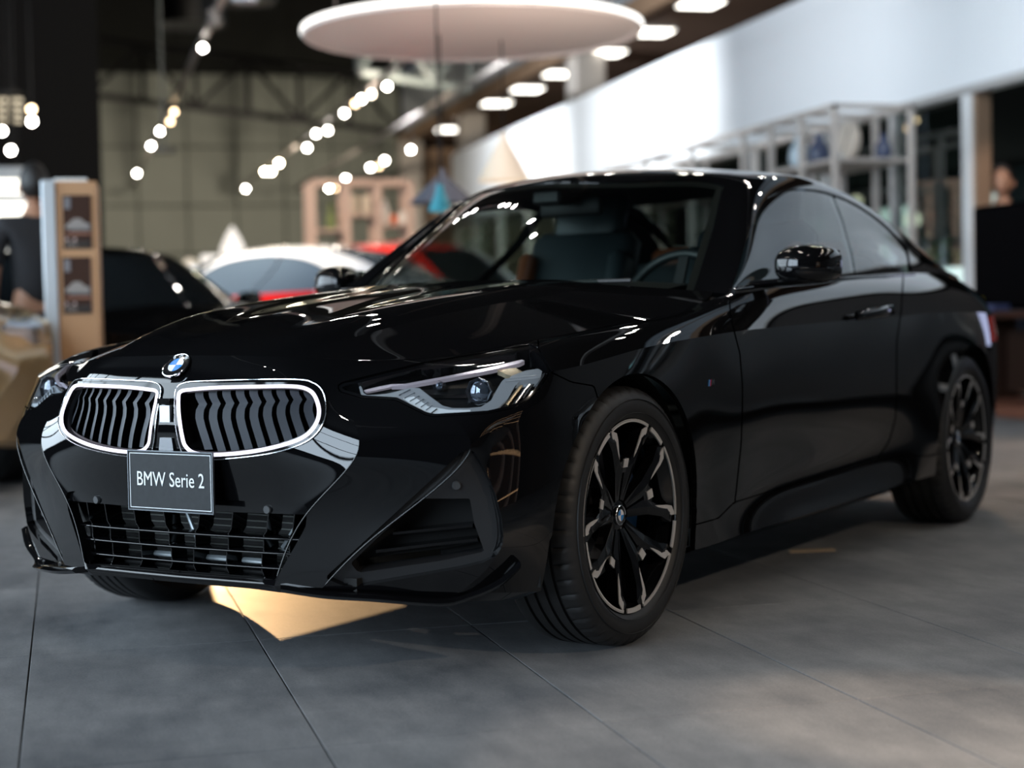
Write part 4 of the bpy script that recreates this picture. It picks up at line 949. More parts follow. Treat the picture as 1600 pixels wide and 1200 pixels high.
floor = MB().box(((XL + XR) / 2, (YB + YF) / 2, -.054), (XR - XL + .4, YF - YB + .4, .10)).build('floor', M_grout); tag(floor, kind='structure')
TW, TD, GX, GY = .58163, 1.16381, -.11323, 3.27841
me_t = None; tiles = []; rest_t = []
for i in range(-14, 23):
    for j in range(-10, 34):
        cx, cy = GX + (i + .5) * TW, GY + (j + .5) * TD
        if not (XL - .3 < cx < XR + .3 and YB - .5 < cy < YF + .5): continue
        x, y, z = wpix((cx, cy, 0)) if cy > .8 else (0, 0, -1)
        vis = z > .8 and -350 < x < 1950 and y < 1500
        (tiles if vis and cy < 26 else rest_t).append((cy, cx))
tiles.sort(); rest_t += tiles[290:]; tiles = tiles[:290]
g_ = .0019
for k, (cy, cx) in enumerate(tiles):
    if me_t is None:
        b = MB(); h = .004; x, y, bv = TW / 2 - g_, TD / 2 - g_, .0010
        V = [(-x, -y, -h), (x, -y, -h), (x, y, -h), (-x, y, -h), (-x, -y, -bv), (x, -y, -bv), (x, y, -bv), (-x, y, -bv), (-x + bv, -y + bv, 0), (x - bv, -y + bv, 0), (x - bv, y - bv, 0), (-x + bv, y - bv, 0)]
        F = [(a, (a + 1) % 4, 4 + (a + 1) % 4, 4 + a) for a in range(4)] + [(4 + a, 4 + (a + 1) % 4, 8 + (a + 1) % 4, 8 + a) for a in range(4)] + [(8, 9, 10, 11)]
        o = link_mesh('floor_tile', V, F, M_tile, floor); me_t = o.data
    else: o = bpy.data.objects.new('floor_tile', me_t); COL.objects.link(o); o.parent = floor
    o.location = (cx, cy, random.uniform(-.0006, 0)); o.rotation_euler = (random.uniform(-.0007, .0007), random.uniform(-.0011, .0011), 0)
b = MB()
for (cy, cx) in rest_t:
    x, y = TW / 2 - g_, TD / 2 - g_; b.add([(cx - x, cy - y, -.0005), (cx + x, cy - y, -.0005), (cx + x, cy + y, -.0005), (cx - x, cy + y, -.0005)], [(0, 1, 2, 3)])
tag(b.build('floor_tile', M_tile, floor), kind='stuff')

def struct(b, name, mat, parent=None, **k):
    o = b.build(name, mat, parent, **k)
    if parent is None: o['kind'] = 'structure'
    return o
M_black = pbr('black_painted_steel', (.0025, .0025, .003), .7, spec=.2); M_blackwall = pbr('black_wall', (.0016, .0016, .0018), .85, spec=.1)
M_fascia = pbr('white_fascia_paint', (.80, .83, .86), .55); M_frame = pbr('pale_frame_metal', (.50, .49, .48), .4, .2)
M_olive = pbr('olive_grey_panel', (.155, .172, .150), .6, noise=(.5, .12)); M_gr = pbr('blue_grey_sheet', (.30, .33, .36), .6)
M_brown = pbr('brown_soffit', (.13, .08, .055), .6); M_wood = pbr('warm_brown_panel', (.26, .17, .11), .6)
struct(MB().box(((XL + 8.3) / 2, (YB + YF) / 2, ZC + .05), (8.3 - XL, YF - YB, .1)), 'ceiling', M_black)
struct(MB().box((XL - .1, (YB + YF) / 2, 4.5), (.2, YF - YB, 9.2)), 'wall_left', M_blackwall)
struct(MB().box((XR + .1, (YB + YF) / 2, 4.5), (.2, YF - YB, 9.2)), 'wall_right', M_blackwall)
struct(MB().box(((XL + XR) / 2, YB - .1, 4.5), (XR - XL, .2, 9.2)), 'wall_front', M_blackwall)
# back wall: recessed-joint panels
bw_ = struct(MB().box(((XL + XR) / 2, YF + .15, 4.5), (XR - XL, .2, 9.2)), 'wall_back', M_blackwall)
x = -.6
while x < 8.2:
    z = 0
    for zz in (1.35, 2.55, 3.75, 5.2, 7.0):
        b = MB().box((x + .6, YF + .02, (z + zz) / 2), (1.17, .06, zz - z - .03), bev=.01); b.build('wall_panel', M_olive, bw_); z = zz
    x += 1.2
x = 8.35
while x < 13: MB().box((x + .6, YF + .02, 2.6), (1.17, .06, 5.2), bev=.01).build('wall_panel', M_wood, bw_); x += 1.2
# bulkhead above the gallery, ribbed sheet
bh = struct(MB().box((8.45, 21, 7.2), (.1, 42, 3.6)), 'wall_bulkhead', M_gr)
b = MB()
for k in range(110): b.box((8.385, .2 + k * .38, 7.2), (.03, .06, 3.6))
tag(b.build('wall_rib', M_gr, bh), kind='stuff')
struct(MB().box((10.7, 17, 8.95), (4.6, 50, .1)), 'ceiling_upper', M_black)
# gallery ceiling, edge beam, light panels
gc = struct(MB().box((10.7, 21, 5.42), (4.6, 42, .12)), 'ceiling_gallery', M_brown)
struct(MB().box((8.36, 21, 5.38), (.14, 42, .30), bev=.01), 'trim_1', M_wood)
M_panel = emis('panel_light', (1, .95, .86), 7.0)
k = 0
for q in ((1095,5),(1020,50),(948,82),(876,115),(824,139),(776,161),(724,182),(702,202)):
    P = at(*q, 2, 5.335); r = tag(MB().box((P[0], P[1], 5.345), (.62, .62, .03), bev=.01).build('ceiling_panel_light', M_frame), None, 'light', 'square panel lights under the gallery ceiling')
    r['label'] = ['square ceiling panel light, the one nearest the top edge', 'second square ceiling panel light from the top right', 'third square ceiling panel light, right of the suspended disc', 'fourth square ceiling panel light, just left of a pale column', 'fifth square ceiling panel light along the gallery', 'sixth square ceiling panel light along the gallery', 'seventh square ceiling panel light, next to last far away', 'farthest square ceiling panel light along the gallery'][k]; k += 1
    MB().box((P[0], P[1], 5.322), (.54, .54, .014)).build('diffuser', M_panel, r)
for n_, (px0, py0) in enumerate(((735, 170), (915, 110), (640, 250))):
    P = at(px0, py0, 0, 8.75) if n_ < 2 else at(px0, py0, 1, 41.4)
    b = MB().box((P[0], P[1], 2.67), (.55, .55, 5.34), bev=.03)
    tag(b.build('column', pbr('pale_column', (.42, .39, .36), .6)), ['pale square column far along the gallery', 'pale square column right of the suspended disc', 'grey column at the far back wall corner'][n_], 'column', 'columns along the gallery')
# white gallery fascia, and the glazed wall under it
fy0, fy1 = 3.0, 32.5
struct(MB().box((7.62, (fy0 + fy1) / 2, 3.41), (.24, fy1 - fy0, 1.36), bev=.01), 'trim_2', M_fascia)
struct(MB().box((10.2, (fy0 + fy1) / 2, 2.80), (4.9, fy1 - fy0, .1)), 'ceiling_lower', M_blackwall)
struct(MB().box((7.56, (fy0 + fy1) / 2, 2.70), (.14, fy1 - fy0, .07), bev=.008), 'trim_3', M_frame)
struct(MB().box((10.7, (fy0 + fy1) / 2, 4.30), (4.6, fy1 - fy0, .06)), 'floor_gallery', M_brown)
M_pane = thin_glass('shopfront_glass', (.80, .90, .88))
ys = [at(1511, 300, 0, 7.52)[1], 14.27, 15.7, 17.6, 19.5, 21.4, 23.3, 25.2, 27.1, 29.0, 30.9, 32.4]
for k, y in enumerate(ys):
    struct(MB().box((7.56, y, 1.335), (.10, .15 if k == 0 else .07, 2.67), bev=.008), 'trim_%d' % (10 + k), M_frame if k != 0 else pbr('white_post', (.72, .74, .75), .4))
for k in range(len(ys) - 1):
    y0, y1 = ys[k], ys[k + 1]; w_ = struct(MB().box((7.58, (y0 + y1) / 2, .06), (.08, y1 - y0 - .07, .12), bev=.006), 'window_%d' % (k + 1), M_frame)
    o = MB().box((7.58, (y0 + y1) / 2, 1.39), (.008, y1 - y0 - .07, 2.52)).build('pane', M_pane, w_)
# door pull bars on the glazed door
for k, (px0) in enumerate((1398, 1423)):
    P = at(px0, 372, 0, 7.43); Q = at(px0 - 2, 505, 0, 7.43)
    r = MB().tube([(7.42, P[1], .55), (7.42, P[1], 1.50)], .022, 12).build('pull_handle', M_chrome, None, smooth=True, angle=60)
    tag(r, ['vertical steel pull bar on the glass door, the left one', 'vertical steel pull bar on the glass door, the right one'][k], 'handle', 'door pull bars')
    for z in (.7, 1.35): MB().tube([(7.42, P[1], z), (7.575, P[1], z)], .010, 8).build('standoff', M_chrome, r)
# room behind the glass: back wall, strip lights, white sign column, greenery
struct(MB().box((12.6, 22, 1.4), (.1, 22, 2.75)), 'wall_shop', pbr('teal_grey_wall', (.05, .07, .075), .5))
M_tube = emis('strip_light', (.95, .97, 1.0), 9.0)
for k, (q0, q1) in enumerate((((1325,211),(1362,199)), ((1427,203),(1455,196)), ((1446,216),(1480,210)), ((1488,210),(1502,206)))):
    A, B = at(*q0, 2, 2.60), at(*q1, 2, 2.60); A[2] = B[2] = 2.62
    A = at(*q0, 0, 9.6 + .3 * k); B = at(*q1, 0, 9.6 + .3 * k)
    r = MB().tube([A, B], .035, 8).build('strip_light', M_tube, None, smooth=True, angle=60); tag(r, ['bright strip light behind the shelf unit, leftmost', 'upper strip light seen through the glass door', 'lower strip light seen through the glass door', 'strip light beside the white post'][k], 'light', 'strip lights in the glazed shop')
    C_ = (A + B) / 2; MB().tube([C_, (C_[0], C_[1], 2.75)], .006, 6).build('hanging_rod', M_black, r)
P0, P1 = at(1484, 392, 0, 8.6), at(1506, 392, 0, 8.6)
b = MB().box((8.6, (P0[1] + P1[1]) / 2, .62), (.25, abs(P0[1] - P1[1]) + .02, 1.24), bev=.01)
tag(b.build('lit_totem', emis('lit_white', (.93, .97, 1.0), 1.6)), 'glowing white totem box behind the glass by the white post', 'sign')
# daylight patches outside the far side of the shop: windows with foliage
M_leafy = pbr('leafy_green', (.10, .20, .04), .6, noise=(5, .5)); M_day = emis('daylit_window', (.75, .88, .82), .75)
for k, (y0, y1, z0, z1) in enumerate(((19.2, 19.8, .3, 2.4), (20.6, 21.5, .3, 2.4), (23.0, 24.2, .3, 2.4), (26.0, 27.2, .3, 2.4), (29.0, 30.0, .3, 2.4))):
    w_ = struct(MB().box((12.5, (y0 + y1) / 2, (z0 + z1) / 2), (.06, y1 - y0 + .1, z1 - z0 + .1)), 'window_%d' % (20 + k), M_frame); MB().box((12.46, (y0 + y1) / 2, (z0 + z1) / 2), (.02, y1 - y0, z1 - z0)).build('pane', M_day, w_)
def bush(name, c, r, label, n=150, mat=None, pot=None):
    rng = random.Random(int(c[0] * 100 + c[1] * 10)); b = MB()
    for k in range(n):
        u = Vector((rng.gauss(0, 1), rng.gauss(0, 1), rng.gauss(0, 1))).normalized() * r * rng.uniform(.5, 1); q = Vector(c) + Vector((u.x, u.y, u.z * 1.2)); d = Vector((rng.gauss(0, 1), rng.gauss(0, 1), rng.gauss(.3, 1))).normalized(); s_ = d.orthogonal().normalized(); l = r * .35
        b.add([q, q + d * l * .5 + s_ * l * .2, q + d * l, q + d * l * .5 - s_ * l * .2], [(0, 1, 2, 3)])
    root = MB().lathe([(0, 0), (.10, 0), (.14, .28), (.12, .28), (.0, .26)], 20, c=(c[0], c[1], pot if pot is not None else 0)).build(name, pbr('clay_pot', (.25, .20, .17), .7), smooth=True, angle=50)
    f = b.build('foliage', mat or M_leafy, root); f['kind'] = 'stuff'
    MB().tube([(c[0], c[1], (pot or 0) + .2), c], .015, 6).build('stem', M_brown, root); return tag(root, label, 'plant')
bush('potted_tree', (9.2, 16.6, 1.25), .45, 'leafy green potted tree behind the glass door')
bush('potted_tree', (9.4, 19.6, 1.35), .5, 'leafy green tree in a pot behind the middle of the shelf unit')
# ball lights
for k, q in enumerate(((1455, 338), (1330, 285), (1534, 283))[:1]):
    pass
P = at(1426, 343, 0, 9.0); r = MB().lathe([(.0, -.085)] + [(.085 * math.cos(t), .085 * math.sin(t)) for t in np.linspace(-1.4, 1.4, 12)] + [(0, .085)], 24, c=tuple(P)).build('globe_lamp', emis('warm_globe', (1, .93, .72), 1.1), smooth=True)
tag(r, 'round warm globe lamp glowing behind the door handles', 'lamp'); MB().tube([P + [0, 0, .08], (P[0], P[1], 2.75)], .006, 6).build('cord', M_black, r)
P = at(1338, 315, 0, 8.8); r = MB().lathe([(.0, -.07)] + [(.07 * math.cos(t), .07 * math.sin(t)) for t in np.linspace(-1.4, 1.4, 12)] + [(0, .07)], 24, c=tuple(P)).build('globe_lamp', emis('warm_globe_dim', (1, .88, .62), .8), smooth=True)
tag(r, 'round warm globe lamp glowing just above the car roof line', 'lamp'); MB().tube([P + [0, 0, .065], (P[0], P[1], 2.75)], .006, 6).build('cord', M_black, r)

# open shelf unit in front of the glazed wall
M_shelf = pbr('pale_beige_metal', (.55, .50, .46), .45)
su = empty('shelf_unit', (6.55, 15.2, 0), 0, 'long open beige metal shelf unit before the glazed wall on the right', 'shelf')
def sb(c, d, n='post'): return MB().box((c[0] - 6.55, c[1] - 15.2, c[2]), d, bev=.004).build(n, M_shelf, su)
YS = [12.74, 13.38, 14.03, 14.66, 16.0, 17.4, 18.8]
for y in YS:
    for x in (6.2, 6.9): sb((x, y, 1.26), (.05, .05, 2.52))
    sb((6.55, y, 2.53), (.75, .05, .04), 'top_rail')
for x in (6.2, 6.9): sb((x, 15.77, 2.53), (.05, 6.11, .045), 'top_rail')
for z, ya, yb in ((2.09, 12.74, 14.03), (1.5, 12.74, 18.8), (.9, 12.74, 18.8), (.3, 12.74, 18.8), (2.09, 16.0, 18.8)): sb((6.55, (ya + yb) / 2, z), (.74, yb - ya, .03), 'shelf_board')
def vase(prof, c, mat, name, label, cat, group=None, n=24):
    return tag(MB().lathe(prof, n, c=c).build(name, mat, smooth=True, angle=50), label, cat, group)
zt = 2.107
r = MB().lathe([(0, -.03), (.15, -.03), (.16, 0), (.15, .03), (0, .03)], 40, axis='x').build('wall_clock', pbr('cream_disc', (.62, .55, .47), .5), smooth=True, angle=40); P = at(1317, 199, 1, 13.0); r.location = (P[0] + .05, 12.98, zt + .165)
tag(r, 'round cream disc clock standing on the top shelf of the shelf unit', 'clock'); MB().box((.0, 0, .0), (.07, .01, .24), R=Matrix.Rotation(.6, 3, 'X')).build('clock_hand', M_brown, r)
M_cg = pbr('pale_blue_ceramic', (.45, .55, .62), .15, coat=.5); M_cb = pbr('cobalt_ceramic', (.05, .07, .14), .15, coat=.5)
vp = [(0, 0), (.06, 0), (.10, .07), (.09, .17), (.04, .24), (.05, .29), (.042, .29), (.03, .24), (0, .1)]
for k, (x, y, s_, m_, lb) in enumerate(((6.35, 13.75, 1.0, M_cg, 'pale blue glazed vase on the top shelf, left of the cobalt vase'), (6.42, 13.50, .95, M_cb, 'cobalt blue vase on the top shelf of the shelf unit'), (6.6, 13.55, .7, M_cg, 'small pale vase behind the cobalt vase on the top shelf'), (6.75, 12.95, .75, M_cb, 'cobalt blue vase at the right end of the top shelf'))):
    vase([(r_ * s_, h_ * s_) for r_, h_ in vp], (x, y, zt), m_, 'vase', lb, 'vase', 'vases on the shelf unit')
bush('shelf_plant', (6.4, 14.66, 2.30 - .35), .12, 'small green plant in a pot on the middle shelf', 60, pot=1.517)

# desk with black monitor back, and the person behind it
M_vinyl = pbr('black_box_shell', (.002, .002, .0024), .7, spec=0.0)
P = at(1536, 318, 0, 7.3)
dk = empty('reception_desk', (7.3, 11.6, 0), 0, 'dark wooden desk at the right edge, in front of the black doorway', 'desk')
MB().box((0, -.2, .78), (.7, 2.0, .06), bev=.01).build('desk_top', pbr('dark_desk_wood', (.03, .014, .009), .3), dk)
for y in (-1.1, .7): MB().box((0, y, .375), (.6, .06, .75), bev=.005).build('leg_panel', pbr('dark_desk_wood', (.03, .014, .009), .3), dk)
MB().box((.2, -.2, .40), (.03, 1.7, .5)).build('modesty_panel', pbr('dark_desk_wood', (.03, .014, .009), .3), dk)
MB().box((0, -.2, .045), (.9, 2.3, .09), bev=.01).build('plinth', pbr('red_brown_plinth', (.16, .06, .035), .5), dk)
mo = MB().box((7.3, 11.55, 1.24), (.22, 1.45, .84), bev=.02).build('display_cabinet', M_vinyl); tag(mo, 'large black display box standing on the desk at the right edge', 'display')
MB().box((7.185, 11.55, 1.24), (.01, 1.36, .76), bev=.004).build('screen', pbr('dark_screen', (.002, .002, .0025), .5, spec=.02), mo)
for k, (y, m_, lb, w_) in enumerate(((11.93, pbr('yellow_green_print', (.35, .30, .03), .5), 'small yellow patterned tin on the desk below the black display', .09), (12.03, pbr('grey_tin', (.28, .30, .34), .4), 'small grey tin on the desk, left of the yellow tin', .08), (11.70, pbr('blue_booklet', (.04, .05, .12), .5), 'dark blue booklet stack on the desk edge', .28))):
    MBx = MB().lathe([(0, 0), (w_ / 2, 0), (w_ / 2, .10), (w_ / 2 * .9, .105), (0, .105)], 20, c=(7.03, y, .81)) if k < 2 else MB().box((7.02, y, .835), (.15, w_, .05), bev=.004)
    q = MBx.build('tin' if k < 2 else 'booklet_stack', m_, smooth=k < 2, angle=40); tag(q, lb, 'tin' if k < 2 else 'books')
struct(MB().box((7.62, at(1532, 300, 0, 7.62)[1], 1.335), (.16, .12, 2.67), bev=.01), 'trim_30', M_wood)
struct(MB().box((9.8, 12.0, 1.4), (.08, 5.0, 2.75)), 'wall_office', pbr('dark_teal_wall', (.035, .05, .055), .6))

# suspended disc with cables
P = at(738, 50, 1, 11.0); dr = (at(1008, 45, 1, 11.0)[0] - at(468, 60, 1, 11.0)[0]) / 2 * .955
dc = MB().lathe([(0, -.018), (dr - .06, -.018), (dr - .05, -.03), (dr - .012, -.03), (dr, -.015), (dr, .02), (dr - .02, .035), (0, .035)], 96).build('suspended_disc', [pbr('disc_white', (.74, .66, .61), .35)], smooth=True, angle=35); dc.location = (P[0], P[1], P[2]); tag(dc, 'large round white ceiling disc with a glowing rim hung above the coupe', 'ceiling disc')
MB().lathe([(dr + .001, -.012), (dr + .006, -.005), (dr + .006, .02), (dr + .001, .03)], 96).build('glowing_rim', emis('rim_light', (1, .97, .92), 2.2), dc, smooth=True)
for a in (2.6, .6, -1.2): MB().tube([(dr * .86 * math.cos(a), dr * .86 * math.sin(a), .03), (dr * .86 * math.cos(a) * .9, dr * .86 * math.sin(a) * .9, ZC - P[2] - .01)], .008, 6).build('suspension_cable', pbr('cable_brown', (.12, .08, .06), .5), dc)
def pendant(px0, py0, Y, rb, h, mat, label, top_px, inner, grp='pendant lamps under the disc'):
    P = at(px0, py0, 1, Y); r = MB().lathe([(.02, h + .04), (.025, h), (rb, 0), (rb - .008, 0), (.018, h - .01)], 48).build('pendant_lamp', mat, smooth=True, angle=50); r.location = tuple(P)
    tag(r, label, 'lamp', grp); MB().lathe([(0, h * .30), (rb * .35, h * .28), (rb * .5, h * .12), (0, h * .10)], 24).build('bulb', inner, r, smooth=True)
    MB().tube([(0, 0, h), (0, 0, (dc.location[2] - P[2] - .02) if Y < 12.5 else ZC - P[2])], .005, 6).build('cord', M_black, r); return r
pendant(788, 283, 11.2, .185, .29, pbr('cream_shade', (.62, .55, .46), .5, emit=(1, .80, .55), es=.22), 'cream cone pendant lamp glowing in front of the white fascia', 0, emis('warm_bulb', (1, .85, .6), 3))
pendant(692, 318, 11.0, .235, .19, pbr('slate_shade', (.10, .11, .14), .5), 'wide slate grey cone pendant lamp behind the windscreen edge', 0, emis('warm_bulb2', (1, .80, .55), 3.5))
pendant(688, 330, 9.6, .072, .115, pbr('teal_shade', (.04, .28, .36), .4), 'small teal pendant lamp in front of the slate grey one', 0, emis('white_bulb', (1, .95, .88), 8))

# ceiling tracks with spot heads: position of each lit head read off the photograph
M_spot = emis('spot_glow', (1, .93, .82), 60); M_spotw = emis('spot_glow_warm', (1, .72, .42), 14); M_head = pbr('track_head_grey', (.06, .06, .065), .4)
ZT = 3.9
def head(P, aimv, lit, label, grp, mat=None, r=.036, tx=None):
    P = Vector(P); n = Vector(aimv).normalized(); R = n.to_track_quat('Z', 'Y').to_matrix()
    b = MB(); b.lathe([(0, -.16), (r, -.16), (r * 1.1, -.15), (r * 1.15, .0), (r * .98, .0), (r * .9, -.02)], 16); b.v = [tuple(R @ Vector(v)) for v in b.v]
    o = b.build('track_spotlight', M_head, smooth=True, angle=40); o.location = P; tag(o, label, 'spotlight', grp)
    b = MB(); b.lathe([(0, -.012), (r * .92, -.012), (r * .92, -.008), (0, -.004)], 16); b.v = [tuple(R @ Vector(v)) for v in b.v]
    b.build('lens', (mat or M_spot) if lit else M_head, o)
    MB().tube([R @ Vector((0, 0, -.1)), ((tx if tx is not None else P.x) - P.x, 0, ZT + (.15 if tx is not None else .132) - P.z)], .007, 6).build('yoke', M_black, o); return o
def towards(P, t=.9): return (np.array([0, 0, .9]) - np.array(P)) * t + np.array([0, 0, -1.2])
T1 = [(317,75,1),(272,175,2),(266,190,2),(250,205,1),(236,228,1),(214,271,1)]
T2 = [(605,135,1),(580,147,2),(565,155,1),(555,162,2),(538,177,1),(512,204,1),(494,209,1),(480,231,1),(436,255,3),(414,268,3),(424,268,3),(384,295,1)]
T3 = [(642,234,1),(601,251,1),(592,260,2),(579,262,1),(540,279,1),(525,294,2),(514,294,1)]
T4 = [(20,285-20,0)]
words = ['first', 'second', 'third', 'fourth', 'fifth', 'sixth', 'seventh', 'eighth', 'ninth', 'tenth', 'eleventh', 'twelfth']
for yy_ in (1,):
    tr = MB().box((-1.6, 5.5, ZT + .155), (.07, 10, .05)).build('light_track', pbr('track_grey', (.22, .20, .19), .4)); tag(tr, 'short ceiling light track outside the picture, over the far left', 'track', 'ceiling light tracks')
    for yy in (1.5, 9.5): MB().tube([(-1.6, yy, ZT + .14), (-1.6, yy, ZC - .01)], .006, 6).build('suspension_rod', M_black, tr)
for t_, (L_, X_, nm) in enumerate(((T1, 1.60, 'left'), (T2, 4.15, 'middle'), (T3, 5.45, 'right'))):
    tr = MB().box((X_, 20.5, ZT + .155), (.07, 40, .05)).build('light_track', pbr('track_grey', (.22, .20, .19), .4), None); tag(tr, 'long ceiling light track, the %s one of three' % nm, 'track', 'ceiling light tracks')
    for k, yy in enumerate((2, 10, 17, 24, 31, 38)): MB().tube([(X_, yy, ZT + .14), (X_, yy, ZC - .01)], .006, 6).build('suspension_rod', M_black, tr)
    for k, (x, y, s_) in enumerate(L_):
        P = at(x, y, 0, X_ + (.03 if k % 2 else -.02)); P = at(x, y, 2, ZT + .02) if P[2] > ZT + .03 else P
        head(P, towards(P), True, '%s lit spotlight down the %s ceiling track, counted from the top of the picture' % (words[k], nm), 'spotlights on the %s ceiling track' % nm, {1: M_spot, 2: M_spotw, 3: emis('spot_hot', (1, .85, .55), 160)}[s_], tx=X_)
# heads on the near ends of the tracks, above and behind the camera (they light the cars and show as dots in the paint)
extra = [(1.6, y) for y in (2.2, 4.2, 4.6, 6.3, 6.9, 8.6, 9.1, 11.2, 11.9, 12.8)] + [(4.15, y) for y in (1.4, 3.2, 3.7, 5.0, 5.6, 7.4, 7.9, 8.3, 9.9, 10.4, 12.6, 13.2)] + [(-1.6, y) for y in (1.5, 3.8, 4.3, 6.2, 9.0, 9.6)] + [(5.45, y) for y in (3.0, 4.4, 5.0, 6.8, 7.3, 9.4, 10.0, 11.4)]
cnt = {}
for k, (x, y) in enumerate(extra): cnt[x] = cnt.get(x, 0) + 1; head((x, y, ZT), (random.uniform(-.3, .3), random.uniform(-.4, .2), -1), True, 'overhead spotlight outside the picture, %s from the near end of the %s ceiling track' % (words[cnt[x] - 1], {1.6: 'left', 4.15: 'middle', 5.45: 'right', -1.6: 'far left'}[x]), 'near spotlights out of the picture', emis('spot_glow_near', (1, .93, .84), 300), .045)
P = at(340, 38, 2, ZT); head(P, (.35, -.2, -1), False, 'unlit grey spotlight near the top of the left ceiling track', 'unlit spotlights', r=.05, tx=1.6)
P = at(382, 3, 1, 13.0); r = MB().lathe([(0, .2), (.08, .18), (.10, .0), (.085, 0), (0, .05)], 24).build('downlight', pbr('grey_shade', (.25, .28, .30), .4), smooth=True, angle=50); r.location = tuple(P); tag(r, 'grey bell shaped downlight at the top edge of the picture', 'lamp'); MB().tube([(0, 0, .19), (0, 0, ZC - P[2])], .006, 6).build('cord', M_black, r)
P = at(256, 232, 1, 20.0); r = MB().tube([(0, 0, 0), (0, 0, ZC - P[2] - .01)], .016, 8).build('hanging_pole', pbr('grey_pole', (.05, .055, .05), .6)); r.location = tuple(P); tag(r, 'thin grey pole hanging from the ceiling beside the left track', 'pole'); MB().lathe([(0, -.05), (.14, -.05), (.14, 0), (0, .02)], 16).build('pole_foot', pbr('grey_pole', (.10, .11, .10), .6), r)
# roof trusses and ducts
def truss(name, A, B, h, n, mat, label):
    A, B = Vector(A), Vector(B); r = empty(name, tuple(A), 0, label, 'truss'); d = B - A; up = Vector((0, 0, h))
    MB().tube([(0, 0, 0), d], .07, 6).build('bottom_chord', mat, r); MB().tube([up, d + up], .07, 6).build('top_chord', mat, r)
    for k in range(n + 1):
        a = d * (k / n); MB().tube([a, a + up], .05, 6).build('strut', mat, r)
        if k < n: MB().tube([a + (up if k % 2 else Vector()), d * ((k + 1) / n) + (Vector() if k % 2 else up)], .045, 6).build('diagonal', mat, r)
    return r
A = at(140, 148, 1, 34); B = at(625, 207, 1, 34); truss('roof_truss', A, B, 1.1, 6, M_black, 'dark roof truss spanning the far olive grey wall')
A = at(560, 112, 1, 24); B = at(735, 140, 1, 24); truss('roof_truss', A, B, .8, 3, pbr('grey_steel', (.10, .12, .12), .5), 'short grey truss end right of the suspended disc cables')
for k, (x, y, Y, rr) in enumerate(((382, 60, 22, .42), (300, 70, 25, .5))):
    P = at(x, y, 1, Y); tag(MB().tube([(P[0], Y, 5.0 + k * .2), (P[0], Y, ZC - .01)], rr, 20).build('air_duct', pbr('duct_dark', (.012, .013, .014), .5), smooth=True, angle=60), ['dark round air duct hanging left of the suspended disc', 'second dark air duct, above the left ceiling track'][k], 'duct', 'air ducts')
# black partition on the left
struct(MB().box(((XL + .46) / 2 , 20.1, 3.5), (.46 - XL, .2, 7.0)), 'wall_partition', M_blackwall)
# lit board behind the man
lb = MB().box((0, 0, 0), (2.2, .12, .62), bev=.01).build('light_board', M_frame); P = at(12, 316, 1, 15.5); lb.location = (P[0] - .90, 15.5, P[2]); tag(lb, 'bright light board on the left edge behind the man', 'sign')
for z in (.13, -.07): MB().box((0, -.065, z), (2.1, .02, .13), bev=.005).build('lit_strip', emis('lit_strip', (1, .96, .84), 3.2), lb)
for x in (-.9, .9): MB().box((x, 0, -P[2] / 2 - .15), (.05, .05, P[2] - .3)).build('leg', M_frame, lb)
MB().box((0, .03, -.55), (2.1, .03, .5)).build('lower_panel', pbr('grey_panel', (.20, .19, .18), .6), lb)
tag(MB().lathe([(0, 0), (.14, 0), (.14, .05), (0, .05)], 20).build('chandelier', M_black), 'dark lattice ceiling lamp with lit slats at the left edge', 'lamp'); ch = bpy.data.objects['chandelier']; P = at(14, 150, 1, 18); ch.location = tuple(P)
for k in range(4):
    for s_ in (-.075, .075): MB().box((s_, 0, -.04 - .072 * k), (.12 - .01 * k, .12, .03), bev=.01).build('lit_slat', emis('warm_slat', (1, .85, .6), .9), ch)
MB().tube([(0, 0, 0), (0, 0, ZC - P[2])], .01, 6).build('cord', M_black, ch); MB().tube([(0, 0, 0), (0, 0, -.32)], .012, 6).build('stem', M_black, ch)
for k, (x, y, m_) in enumerate(((49, 171, M_spotw), (50, 190, M_spot), (17, 235, M_spot), (26, 267, M_spot), (3, 205, M_spot))):
    P = at(x, y, 1, 16.0 + .45 * k); o = head(P, towards(P), True, '%s small spotlight in the dark upper left, above the man' % words[k], 'spotlights above the man', m_); MB().tube([(0, 0, ZT + .10 - P[2]), (0, 0, ZC - P[2] - .01)], .007, 6).build('drop_rod', M_black, o)
# ---------------------------------------------------------------- people
M_skin = pbr('skin', (.42, .23, .15), .5); M_hair = pbr('black_hair', (.008, .007, .007), .55, bump=(220, .5, .002)); M_tee = pbr('black_cotton', (.012, .013, .017), .8, bump=(90, .3, .002)); M_jean = pbr('dark_denim', (.012, .018, .035), .8)
def skin_mesh(name, J, E, mat, parent, root=0, lev=2):
    me = bpy.data.meshes.new(name); me.from_pydata([j[0] for j in J], E, []); o = bpy.data.objects.new(name, me); COL.objects.link(o)
    o.modifiers.new('k', 'SKIN'); sl = me.skin_vertices[0].data
    for k, j in enumerate(J):
        r = j[1]; sl[k].radius = (r, r) if not hasattr(r, '__len__') else r
    sl[root].use_root = True; m = o.modifiers.new('s', 'SUBSURF'); m.levels = m.render_levels = lev
    dg = bpy.context.evaluated_depsgraph_get(); em = bpy.data.meshes.new_from_object(o.evaluated_get(dg)); bpy.data.objects.remove(o)
    em.materials.clear(); em.materials.append(mat); em.polygons.foreach_set('use_smooth', [True] * len(em.polygons)); q = bpy.data.objects.new(name, em); COL.objects.link(q)
    if parent: q.parent = parent
    return q
